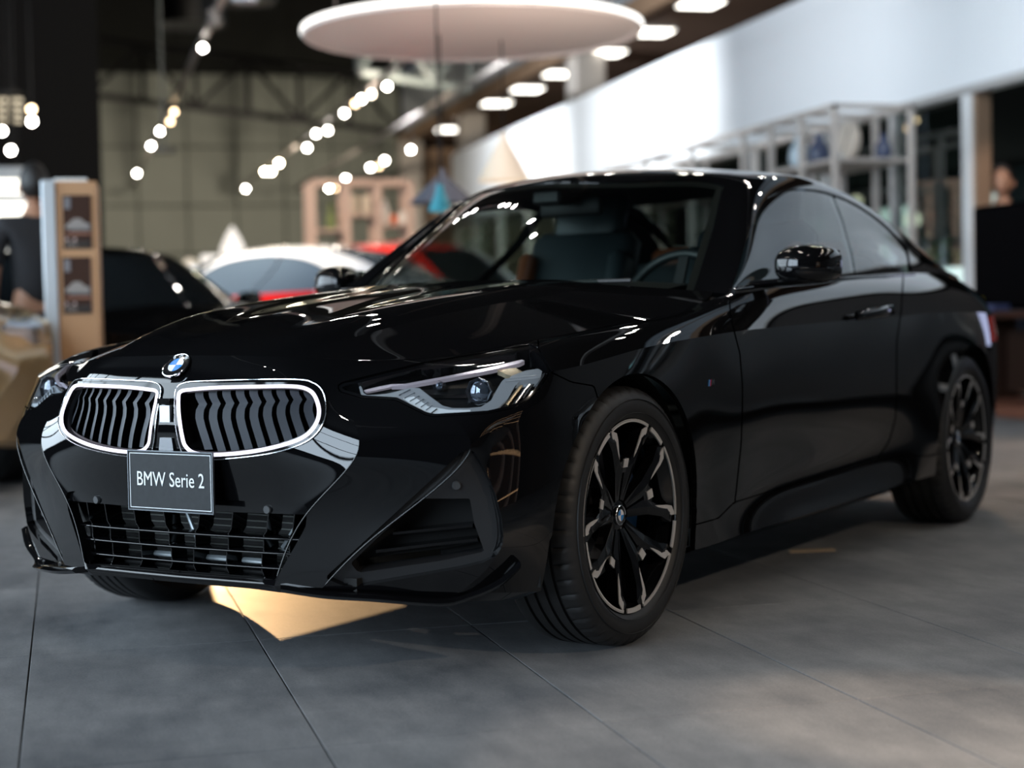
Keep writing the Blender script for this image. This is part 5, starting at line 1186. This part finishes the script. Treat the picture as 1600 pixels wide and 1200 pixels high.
def head_mesh(c, s, mat):
    """ellipsoidal skull drawn in to a jaw, with nose and brow"""
    V = []; n, m = 24, 18
    for i in range(m + 1):
        ph = PI * i / m
        for k in range(n):
            th = 2 * PI * k / n; x = math.sin(ph) * math.sin(th); y = math.sin(ph) * math.cos(th); z = math.cos(ph)
            w_ = 1.0 if z > -.1 else 1 - .42 * ((-.1 - z) / .9) ** 1.2; fy = y * (1.0 if y < 0 else 1.0)
            X = x * .078 * w_; Y = fy * .097 * (w_ if y < 0 else (1 - .10 * max(0, -z))); Z = z * .120
            if y > 0 and abs(x) < .28: Y += .022 * math.exp(-((z + .18) / .16) ** 2) * (1 - abs(x) / .28)
            if y > .5 and .25 < abs(x) < .6: Y -= .008 * math.exp(-((z - .03) / .12) ** 2)
            V.append((c[0] + X * s, c[1] + Y * s, c[2] + Z * s))
    F = [(i * n + k, (i + 1) * n + k, (i + 1) * n + (k + 1) % n, i * n + (k + 1) % n) for i in range(m) for k in range(n)]
    return V, F
def person(loc, rz, H, label, shirt, back=True):
    s = H / 1.78
    r = empty('person', loc, rz, label, 'person')
    def S(p): return (p[0] * s, p[1] * s, p[2] * s)
    J = [((0, 0, .96), (.13, .10)), ((0, -.01, 1.12), (.125, .095)), ((0, -.01, 1.30), (.145, .10)), ((0, -.01, 1.44), (.11, .075)), ((0, 0, 1.51), (.055, .055)), ((0, .01, 1.58), (.055, .055))]
    E = [(0, 1), (1, 2), (2, 3), (3, 4), (4, 5)]
    for sg in (-1, 1):
        b = len(J); J += [((sg * .17, -.01, 1.43), .062), ((sg * .225, -.01, 1.36), .052), ((sg * .255, -.02, 1.13), .040), ((sg * .245, .10, .95), .030), ((sg * .235, .16, .885), .026), ((sg * .23, .19, .84), (.034, .016))]
        E += [(3, b), (b, b + 1), (b + 1, b + 2), (b + 2, b + 3), (b + 3, b + 4), (b + 4, b + 5)]
        for q in range(4):
            k = len(J); o_ = -.024 + .016 * q; ln = (.055, .068, .064, .05)[q]
            J += [((sg * (.232) + o_ * .5, .20 + abs(o_) * .1, .815), .010), ((sg * .232 + o_, .215, .815 - ln * .6), .009), ((sg * .228 + o_, .210, .815 - ln), .007)]; E += [(b + 5, k), (k, k + 1), (k + 1, k + 2)]
        k = len(J); J += [((sg * .20, .21, .85), .011), ((sg * .19, .235, .82), .009)]; E += [(b + 4, k), (k, k + 1)]
        b = len(J); J += [((sg * .09, 0, .88), .095), ((sg * .10, .01, .50), .058), ((sg * .105, -.02, .30), .054), ((sg * .105, -.03, .09), .038), ((sg * .11, .10, .035), (.042, .028))]; E += [(0, b), (b, b + 1), (b + 1, b + 2), (b + 2, b + 3), (b + 3, b + 4)]
    body_ = skin_mesh('body', [(S(p), (tuple(a * s for a in r_) if hasattr(r_, '__len__') else r_ * s)) for p, r_ in J], E, M_skin, r)
    V, F = head_mesh((0, .015 * s, 1.665 * s), s, M_skin); link_mesh('head', V, F, M_skin, body_, True)
    J = [((0, 0, .92), (.155, .125)), ((0, -.01, 1.12), (.150, .118)), ((0, -.01, 1.30), (.175, .122)), ((0, -.012, 1.43), (.13, .09)), ((0, -.005, 1.485), (.075, .070))]; E = [(0, 1), (1, 2), (2, 3), (3, 4)]
    for sg in (-1, 1): b = len(J); J += [((sg * .175, -.01, 1.43), .080), ((sg * .235, -.01, 1.33), .072), ((sg * .262, -.015, 1.18), .064)]; E += [(3, b), (b, b + 1), (b + 1, b + 2)]
    skin_mesh('shirt', [(S(p), (tuple(a * s for a in r_) if hasattr(r_, '__len__') else r_ * s)) for p, r_ in J], E, shirt, r)
    J = [((0, 0, .97), (.150, .118)), ((0, 0, .88), (.155, .12))]; E = [(0, 1)]
    for sg in (-1, 1): b = len(J); J += [((sg * .095, 0, .80), .105), ((sg * .105, .01, .50), .078), ((sg * .108, -.02, .28), .070), ((sg * .108, -.02, .07), .062)]; E += [(1, b), (b, b + 1), (b + 1, b + 2), (b + 2, b + 3)]
    skin_mesh('trousers', [(S(p), (tuple(a * s for a in r_) if hasattr(r_, '__len__') else r_ * s)) for p, r_ in J], E, M_jean, r)
    V, F = head_mesh((0, .0 * s, 1.685 * s), s * 1.10, M_hair); V = [(x, y if y < .055 * s else .055 * s + (y - .055 * s) * .2, max(z, (1.60 if y < .0 else 1.70) * s)) for x, y, z in V]
    link_mesh('hair', V, F, M_hair, body_, True)
    for sg in (-1, 1):
        b = MB(); b.lathe([(0, -.010), (.020, -.008), (.028, 0), (.020, .008), (0, .010)], 12, axis='x'); b.v = [(v[0] * s + sg * .083 * s, v[1] * .7 * s + .01 * s, v[2] * 1.1 * s + 1.655 * s) for v in b.v]; b.build('ear', M_skin, body_, smooth=True)
        b = MB(); b.lathe([(0, -.010), (.007, -.007), (.0105, 0), (.007, .007), (0, .010)], 12, c=(sg * .031 * s, .098 * s, 1.672 * s)); b.build('eye', pbr('eye_dark', (.03, .02, .02), .2), body_, smooth=True)
        b = MB().box((sg * .11 * s, .055 * s, .045 * s), (.095 * s, .28 * s, .09 * s), bev=.035 * s); b.build('shoe', M_black, r, smooth=True, angle=60)
    MB().box((0, .106 * s, 1.605 * s), (.045 * s, .008 * s, .012 * s), bev=.004).build('mouth', pbr('lips', (.30, .10, .08), .5), body_)
    return r
P = at(47, 262, 1, 10.4); H = P[2]
person((P[0] + .02, 10.4, 0), math.radians(12), H, 'man with short black hair in a black T-shirt, seen from behind', M_tee)
P = at(1566, 262, 0, 7.85); person((P[0], P[1], 0), math.radians(140), P[2], 'person half hidden behind the black display box on the right', M_tee)
# ---------------------------------------------------------------- display pillar
P0 = at(85, 283, 1, 9.3); P1 = at(151, 290, 1, 9.3); H = P0[2]; wd = P1[0] - P0[0]
kp = empty('display_pillar', ((P0[0] + P1[0]) / 2, 9.3, 0), math.radians(-3), 'tan and silver display pillar with two dark screens beside the man', 'display')
MB().box((.0, .20, H / 2), (wd, .40, H), bev=.006).build('pillar_front', pbr('tan_panel', (.50, .29, .155), .45), kp)
MB().box((-wd / 2 - .035, .19, H / 2 + .003), (.07, .42, H + .006), bev=.006).build('side_cheek', pbr('silver_cheek', (.62, .68, .74), .35, .3), kp)
MB().box((-.03, .22, H + .012), (wd * .8, .3, .02), bev=.004).build('top_cap', pbr('white_cap', (.85, .9, .92), .4), kp)
for k, (y0, y1) in enumerate(((305, 388), (402, 489))):
    A = at(97, y0, 1, 9.3); B = at(144, y1, 1, 9.3); cx, cz = (A[0] + B[0]) / 2 - kp.location[0], (A[2] + B[2]) / 2; w_, h_ = B[0] - A[0], A[2] - B[2]
    sc = MB().box((cx, -.004, cz), (w_, .012, h_), bev=.002).build('screen', pbr('screen_brown', (.06, .035, .028), .15, coat=.5), kp)
    for (dx, dz, sw, sh, col) in ((-.33, .35, .22, .22, (.20, .20, .22)), (.10, -.10, .75, .14, (.13, .13, .14)), (.05, -.22, .9, .04, (.32, .15, .10)), (.0, -.42, .95, .14, (.035, .028, .026))):
        MB().box((cx + dx * w_, -.0115, cz + dz * h_ * 1.0), (sw * w_ * .98, .003, sh * h_)).build('picture_area', pbr('pic_%d' % int(col[0] * 1000), col, .4), sc)
    # a car's outline in the picture
    n_ = 14; cp = [(-.42, -.13), (-.40, -.06), (-.28, -.02), (-.12, .06), (.12, .06), (.26, -.01), (.42, -.04), (.45, -.13)]
    b = MB(); b.prism([(cx + a * w_, cz + c * h_) for a, c in cp], -.0145, -.012, axis='y'); b.build('pictured_car', pbr('pic_grey', (.30, .28, .27), .4), sc)
    for dx in (-.38, -.10):
        b = MB(); b.lathe([(0, -.0155), (.008, -.0155), (.008, -.013), (0, -.013)], 16, c=(cx + dx * w_, 0, cz - .33 * h_), axis='y'); b.build('dot', pbr('dot_pink', (.65, .5, .48), .5), sc)
    text_mesh('lettering', 'TEM' if k == 0 else 'TEM', .030, pbr('pic_text', (.42, .36, .33), .5), sc, Matrix.Translation((cx - .22 * w_, -.0145, cz - .44 * h_)) @ Matrix.Rotation(PI / 2, 4, 'X'), .0005)
# ---------------------------------------------------------------- the other cars (own simpler bodies, sharing the section method)
M_dglass = pbr('dark_car_glass', (.010, .013, .015), .03, 0, 1.0)
def other_car(name, loc, rz, sc, label, paint, roofp=None, glassm=None, trim=None):
    """sc: scale (length, width, height)"""
    r = empty(name, loc, rz, label, 'car'); r.scale = sc; roofp = roofp or paint; glassm = glassm or M_dglass
    def co(s): c = copy_sheet(s); return c
    def em(s, nm, mat, both=True, mi=False, rim=0): key = (nm, mi); o = emit(s, nm, mat, r, both=both, mirror=mi, rim=rim); return o
    sh = keep(body0, outpoly(HL, .6), outpoly(LG)); em(sh, 'body_shell', paint, rim=.02)
    em(hood, 'hood', paint); em(shell, 'roof', roofp, rim=.01); em(ws, 'windscreen', glassm); em(bw, 'rear_window', glassm)
    for mi in (False, True):
        em(dg, 'door_window', glassm, False, mi); em(qg, 'quarter_window', glassm, False, mi)
        h = em(offset(bucket, -.02), 'headlight', M_refl, False, mi); emit(lens, 'lens', M_lens, h, mirror=mi)
    em(offset(patch(LG, 0, k=0), -.03), 'lower_grille', M_dark)
    for sy in (1, -1):
        m = MB(); n = 14; secs = []
        for t, yc, hx, hz in ((0, .87, .04, .03), (.2, .89, .085, .055), (.7, .98, .09, .06), (1, 1.03, .04, .03)):
            secs.append([(-1.03 + hx * math.cos(2 * PI * k / n), sy * yc, .98 + hz * math.sin(2 * PI * k / n)) for k in range(n)])
        V = [v for s_ in secs for v in s_]; F = [(a * n + k, a * n + (k + 1) % n, (a + 1) * n + (k + 1) % n, (a + 1) * n + k) for a in range(3) for k in range(n)] + [tuple(range(n)), tuple(3 * n + k for k in range(n))]
        m.add(V, F).build('door_mirror', paint if trim is None else trim, r, smooth=True, angle=60)
    MB().box((-1.4, 0, .24), (3.6, 1.3, .05)).build('underbody', M_dark, r)
    for cx in (0, -2.741):
        for sy in (1, -1):
            w0 = empty('wheel', (cx, 0, .331)); w0.parent = r; Y = lambda y: sy * y
            m = MB(); m.lathe([(.235, Y(.86)), (.26, Y(.885)), (.31, Y(.88)), (.331, Y(.85)), (.331, Y(.69)), (.30, Y(.66)), (.235, Y(.66))], 48, axis='y'); m.build('tyre', M_rubber, w0, smooth=True, angle=40)
            m = MB(); m.lathe([(.24, Y(.868)), (.22, Y(.86)), (.215, Y(.70)), (0, Y(.70))], 40, axis='y'); m.build('rim_barrel', M_gloss, w0, smooth=True, angle=40)
            for k in range(5):
                a = 2 * PI * k / 5; m = MB(); m.box((.125, Y(.855), 0), (.21, .03, .045), bev=.008); m.v = [(v[0] * math.cos(a) - v[2] * math.sin(a), v[1], v[0] * math.sin(a) + v[2] * math.cos(a)) for v in m.v]; m.build('spoke', M_alu, w0)
    return r
other_car('parked_car', (-1.05, 9.2, 0), math.radians(-62), (1.05, 1.03, 1.22), 'tan sport utility car cut off by the left edge', pbr('champagne_paint', (.46, .31, .15), .28, .6, 1.0), trim=M_gloss)
other_car('parked_car', (1.17, 10.9, 0), math.radians(-53), (1, 1, 1.03), 'black car parked behind the display pillar', M_paint)
other_car('parked_car', (.62, 17.0, 0), math.radians(145), (1.0, 1.0, 1.14), 'red car with a white roof and white pillars behind the coupe bonnet', pbr('red_paint', (.55, .012, .012), .25, 0, 1.0), pbr('white_roof_paint', (.82, .83, .86), .25, 0, 1.0), pbr('pale_reflecting_glass', (.20, .28, .38), .05, .6, 1.0), pbr('white_roof_paint', (.82, .83, .86), .25, 0, 1.0))
other_car('parked_car', (4.85, 16.35, 0), math.radians(-41), (1, 1, 1.22), 'bright red car farther back, beside the white roofed one', pbr('bright_red_paint', (.60, .02, .015), .22, 0, 1.0))
other_car('parked_car', (6.0, 3.9, 0), math.radians(-100), (1, 1, 1.05), 'silver grey car parked to the right, outside the picture', pbr('silver_paint', (.12, .125, .13), .3, .5, 1.0))
M_ps_ = pbr('pinkish_metal', (.50, .34, .27), .45)
# ---------------------------------------------------------------- far display: shelf with vases, lit house, counter signs
bs = empty('display_shelf', (3.5, 20.2, 0), 0, 'pinkish beige open shelf with vases in the distance behind the red car', 'shelf')
M_ps = pbr('pinkish_metal', (.50, .34, .27), .45)
def bb(c, d, n): return MB().box((c[0] - 3.5, c[1] - 20.2, c[2]), d, bev=.004).build(n, M_ps, bs)
for px0 in (487, 541, 590, 640):
    X = at(px0, 300, 1, 20)[0]
    for dy in (0, .4): bb((X, 20 + dy, 1.255), (.09, .05, 2.51), 'post')
Xa, Xb = at(487, 300, 1, 20)[0], at(640, 300, 1, 20)[0]
for z in (2.51,): 
    for dy in (0, .4): bb(((Xa + Xb) / 2, 20 + dy, z), (Xb - Xa, .05, .06), 'top_rail')
for py0, xa, xb in ((336, 541, 590), (352, 590, 640), (360, 487, 541), (395, 487, 640)):
    A, B = at(xa, py0, 1, 20), at(xb, py0, 1, 20); bb(((A[0] + B[0]) / 2, 20.2, A[2]), (B[0] - A[0], .42, .03), 'shelf_board')
cyl = [(0, 0), (.052, 0), (.058, .02), (.056, .20), (.04, .24), (0, .24)]
for k, (x, y, m_, lb, cat, pr2) in enumerate(((553, 335, pbr('cream_ceramic', (.62, .50, .38), .5), 'cream cylinder vase on the far shelf, left of two', 'vase', cyl), (573, 335, pbr('cream_ceramic', (.62, .50, .38), .5), 'cream cylinder vase on the far shelf, right of two', 'vase', cyl),
        (602, 351, pbr('white_ceramic', (.70, .62, .55), .4), 'tall white bottle vase on the far shelf', 'vase', [(0, 0), (.05, 0), (.058, .10), (.05, .20), (.018, .27), (.018, .31), (0, .31)]),
        (629, 351, pbr('white_ceramic', (.70, .62, .55), .4), 'round white vase on the far shelf at its right end', 'vase', [(0, 0), (.04, 0), (.07, .07), (.05, .14), (.02, .17), (0, .17)]),
        (616, 351, pbr('orange_ceramic', (.65, .12, .03), .5), 'small orange pot between the white vases', 'pot', [(0, 0), (.03, 0), (.045, .07), (.035, .12), (0, .12)]),
        (517, 359, pbr('green_ceramic', (.18, .22, .07), .6), 'dull green bottle on the far shelf at its left end', 'bottle', [(0, 0), (.05, 0), (.055, .15), (.02, .24), (.02, .33), (0, .33)]))):
    P = at(x, y, 1, 20.2); b = MB().lathe(pr2, 24).build('vase' if cat == 'vase' else cat, m_, smooth=True, angle=50); b.location = (P[0], 20.2, {335: at(541, 336, 1, 20)[2] + .019, 351: at(600, 352, 1, 20)[2] + .019, 359: at(500, 360, 1, 20)[2] + .019}[y]); tag(b, lb, cat, 'vases on the far shelf' if cat == 'vase' else None)
b = MB().box((Xb - .35, 20.95, .78), (1.0, .5, 1.56)); tag(b.build('dark_cabinet', pbr('walnut_dark', (.05, .025, .018), .5)), 'dark brown cabinet standing behind the far beige shelf', 'cabinet')
# lit white toy house and boxes on the far counter
cx0 = at(360, 410, 1, 22.0)
ct_ = empty('far_counter', (cx0[0] - .45, 22.1, 0), 0, 'orange brown counter in the distance with lit white boxes on it', 'counter')
for k in range(5): MB().box((-1.0 + .5 * k, 0, .66), (.49, .5, 1.32), bev=.01).build('front_panel', pbr('orange_brown', (.30, .11, .05), .5), ct_)
MB().box((0, 0, 1.345), (2.6, .6, .05), bev=.01).build('counter_top', pbr('orange_brown_top', (.34, .16, .09), .4), ct_)
M_lit = emis('lit_paper', (1, .93, .85), 1.25); M_lit2 = emis('lit_warm_paper', (1, .86, .68), .8)
def on_counter(px0, w_, h_, name, label, roof=None, m=M_lit, z=1.372):
    P = at(px0, 400, 1, 22.0); o = MB().box((0, 0, h_ / 2), (w_, .2, h_), bev=.01).build(name, m); o.location = (P[0], 22.0, z); tag(o, label, 'box' if roof is None else 'house')
    if roof:
        MB().lathe([(roof[0], h_), (roof[0] * .55, h_ + roof[1] * .55), (0, h_ + roof[1])], 24).build('cone_roof', m, o, smooth=True, angle=50)
    return o
on_counter(364, .30, .46, 'lit_house', 'glowing white paper house with a pointed roof on the far counter', (.15, .28))
on_counter(328, .22, .36, 'lit_box', 'glowing white box left of the pointed paper house', None)
on_counter(397, .18, .24, 'lit_box', 'small glowing box right of the pointed paper house', None, M_lit2)
P = at(262, 415, 1, 20.0); o = MB().box((0, 0, 0), (.22, .03, .14), bev=.01).build('lit_sign', M_lit2); o.location = tuple(P); tag(o, 'small square warm lit sign in the far left distance', 'sign'); MB().box((0, .03, -P[2] / 2), (.04, .03, P[2])).build('sign_post', M_black, o)
P = at(297, 415, 1, 20.0); o = MB().lathe([(0, -.02), (.085, -.02), (.09, 0), (.085, .02), (0, .02)], 32, axis='y').build('lit_sign', M_lit2, smooth=True, angle=40); o.location = tuple(P); tag(o, 'small round warm lit sign beside the square one', 'sign'); MB().box((0, .03, -P[2] / 2), (.04, .03, P[2])).build('sign_post', M_black, o)
P = at(291, 440, 1, 19.6); o = MB().box((0, 0, 0), (.26, .04, .36), bev=.01).build('white_screen', emis('cool_screen', (.9, .95, 1), 1.3)); o.location = tuple(P); tag(o, 'glowing white upright screen left of the red car', 'screen'); MB().box((0, .03, -P[2] / 2 - .1), (.05, .03, P[2] - .2)).build('screen_post', M_black, o)
# a scrap left on the floor under the sill
P = at(1268, 860, 2, .004); o = MB().box((0, 0, .004), (.16, .04, .006), R=Matrix.Rotation(.1, 3, 'Z')).build('wood_offcut', pbr('pale_wood', (.40, .30, .20), .6)); o.location = (P[0], P[1], 0); o.rotation_euler = (0, 0, math.radians(-15)); tag(o, 'thin pale wooden offcut lying on the floor by the side sill', 'offcut')
# low glass partition strip and other things that only the paint shows: video wall, lit shelves, grey car
struct(MB().box((7.85, 1.1, 1.35), (.2, 18.2, 2.70)), 'wall_office_front', pbr('dark_brown_wall', (.010, .006, .005), .5))
vw = tag(MB().box((7.60, 7.1, 1.10), (.08, 3.9, 1.0), bev=.01).build('video_wall', M_gloss), 'teal and lilac glowing screen on the right wall, outside the picture', 'screen')
for k in range(6): MB().box((7.555, 5.48 + k * .65, 1.10), (.01, .63, .92)).build('screen_tile', emis('screen_hue_%d' % k, ((.22, .55, .62), (.25, .60, .62), (.30, .60, .66), (.42, .55, .72), (.50, .50, .78), (.45, .50, .75))[k], 2.6), vw)
sh_ = tag(MB().box((5.2, -6.9, 1.3), (2.8, .05, 2.6)).build('lit_shelving', M_brown), 'tall warm lit shelving behind the camera, outside the picture', 'shelf')
for k in range(5): MB().box((3.85 + k * .675, -6.7, 1.3), (.05, .4, 2.6)).build('upright', M_ps_, sh_)
for k in range(4): MB().box((5.2, -6.7, .45 + k * .68), (2.75, .4, .035)).build('shelf_board', M_ps_, sh_); MB().box((5.2, -6.49, .43 + k * .68), (2.7, .012, .02)).build('light_strip', emis('warm_strip', (1, .62, .32), 9), sh_)
for k in range(3): MB().box((4.2 + k * .7, -6.85, 1.50), (.5, .02, .5)).build('lit_back_panel', emis('cool_panel', (.6, .8, .9), 1.2), sh_)
# glazing bars of the daylight side
for k in range(12): struct(MB().box((-7.75, -5.8 + k * 1.87, 3.3), (.1, .09, 5.7)), 'trim_%d' % (40 + k), M_black)
for k, z in enumerate((.5, 2.4, 4.3, 6.1)): struct(MB().box((-7.75, 4.4, z), (.08, 20.7, .08)), 'trim_%d' % (60 + k), M_black)
# ---------------------------------------------------------------- spot beams of the track heads, plus added beams without a head
spot('spot_floor_right', (3.4, .2, 3.85), (1.74, 3.0, 0), 850, (1, .74, .52), 11, .6, .015)
spot('spot_floor_right', (4.15, -1.2, 3.85), (2.3, 3.8, .2), 420, (1, .84, .68), 34, .6, .03)
spot('spot_floor_right', (.6, -.8, 3.85), (1.25, 2.75, 0), 500, (1, .82, .66), 14, .4, .02)
spot('added_beam_under_car', (.50, 8.1, .58), (.66, 5.15, 0), 1150, (1, .62, .30), 9.5, .1, .01)  # beam added for the warm floor patch, not from a track head
tag(MB().lathe([(0, 0), (.09, 0), (.09, .06), (.04, .42), (.05, .54), (0, .54)], 20, c=(.50, 8.26, 0)).build('added_beam_fixture', M_black, smooth=True, angle=40), 'made-up low black floor lamp for the beam under the coupe, behind its bonnet', 'lamp')  # made-up fixture at the added beam's source, hidden by the car
spot('added_fill_face', (7.7, 11.2, 2.65), (7.85, 12.3, 1.7), 45, (1, .75, .6), 60, .5, .03)  # unseen fill added to brighten the face above the display box
spot('spot_rear_floor', (5.45, 9.4, 3.85), (4.6, 8.2, 0), 300, (1, .66, .42), 60, .5, .03)
for k, y in enumerate((6.5, 10.5, 15, 20, 26)): spot('spot_fascia', (4.15, y, 3.85), (7.5, y + 1.0, 3.5), 200 if k < 3 else 1300, (.92, .96, 1.0), 100, .8, .04)
for k, (x, y) in enumerate(((1.6, 14), (4.15, 30), (1.6, 30), (4.15, 22))): spot('spot_hall', (x, y, 3.8), (x + .4, y + 7, 1.2), 1500, (1, .86, .68), 110, .7, .04)
spot('spot_pillar', (1.6, 6.3, 3.85), (-.3, 9.3, 1.2), 90, (1, .80, .60), 40, .5, .03)
spot('spot_white_roof', (1.6, 11.2, 3.85), (1.6, 14.5, 1.2), 260, (1, .9, .9), 60, .5, .03)
spot('spot_tan_car', (-1.6, 6.2, 3.85), (-1.2, 8.6, .8), 110, (1, .85, .65), 50, .5, .03)
spot('added_fill_disc', (3.0, 9.0, 1.2), (2.7, 11.0, 2.77), 160, (1, .82, .72), 100, .9, .2)  # unseen fill added below the disc to brighten its underside
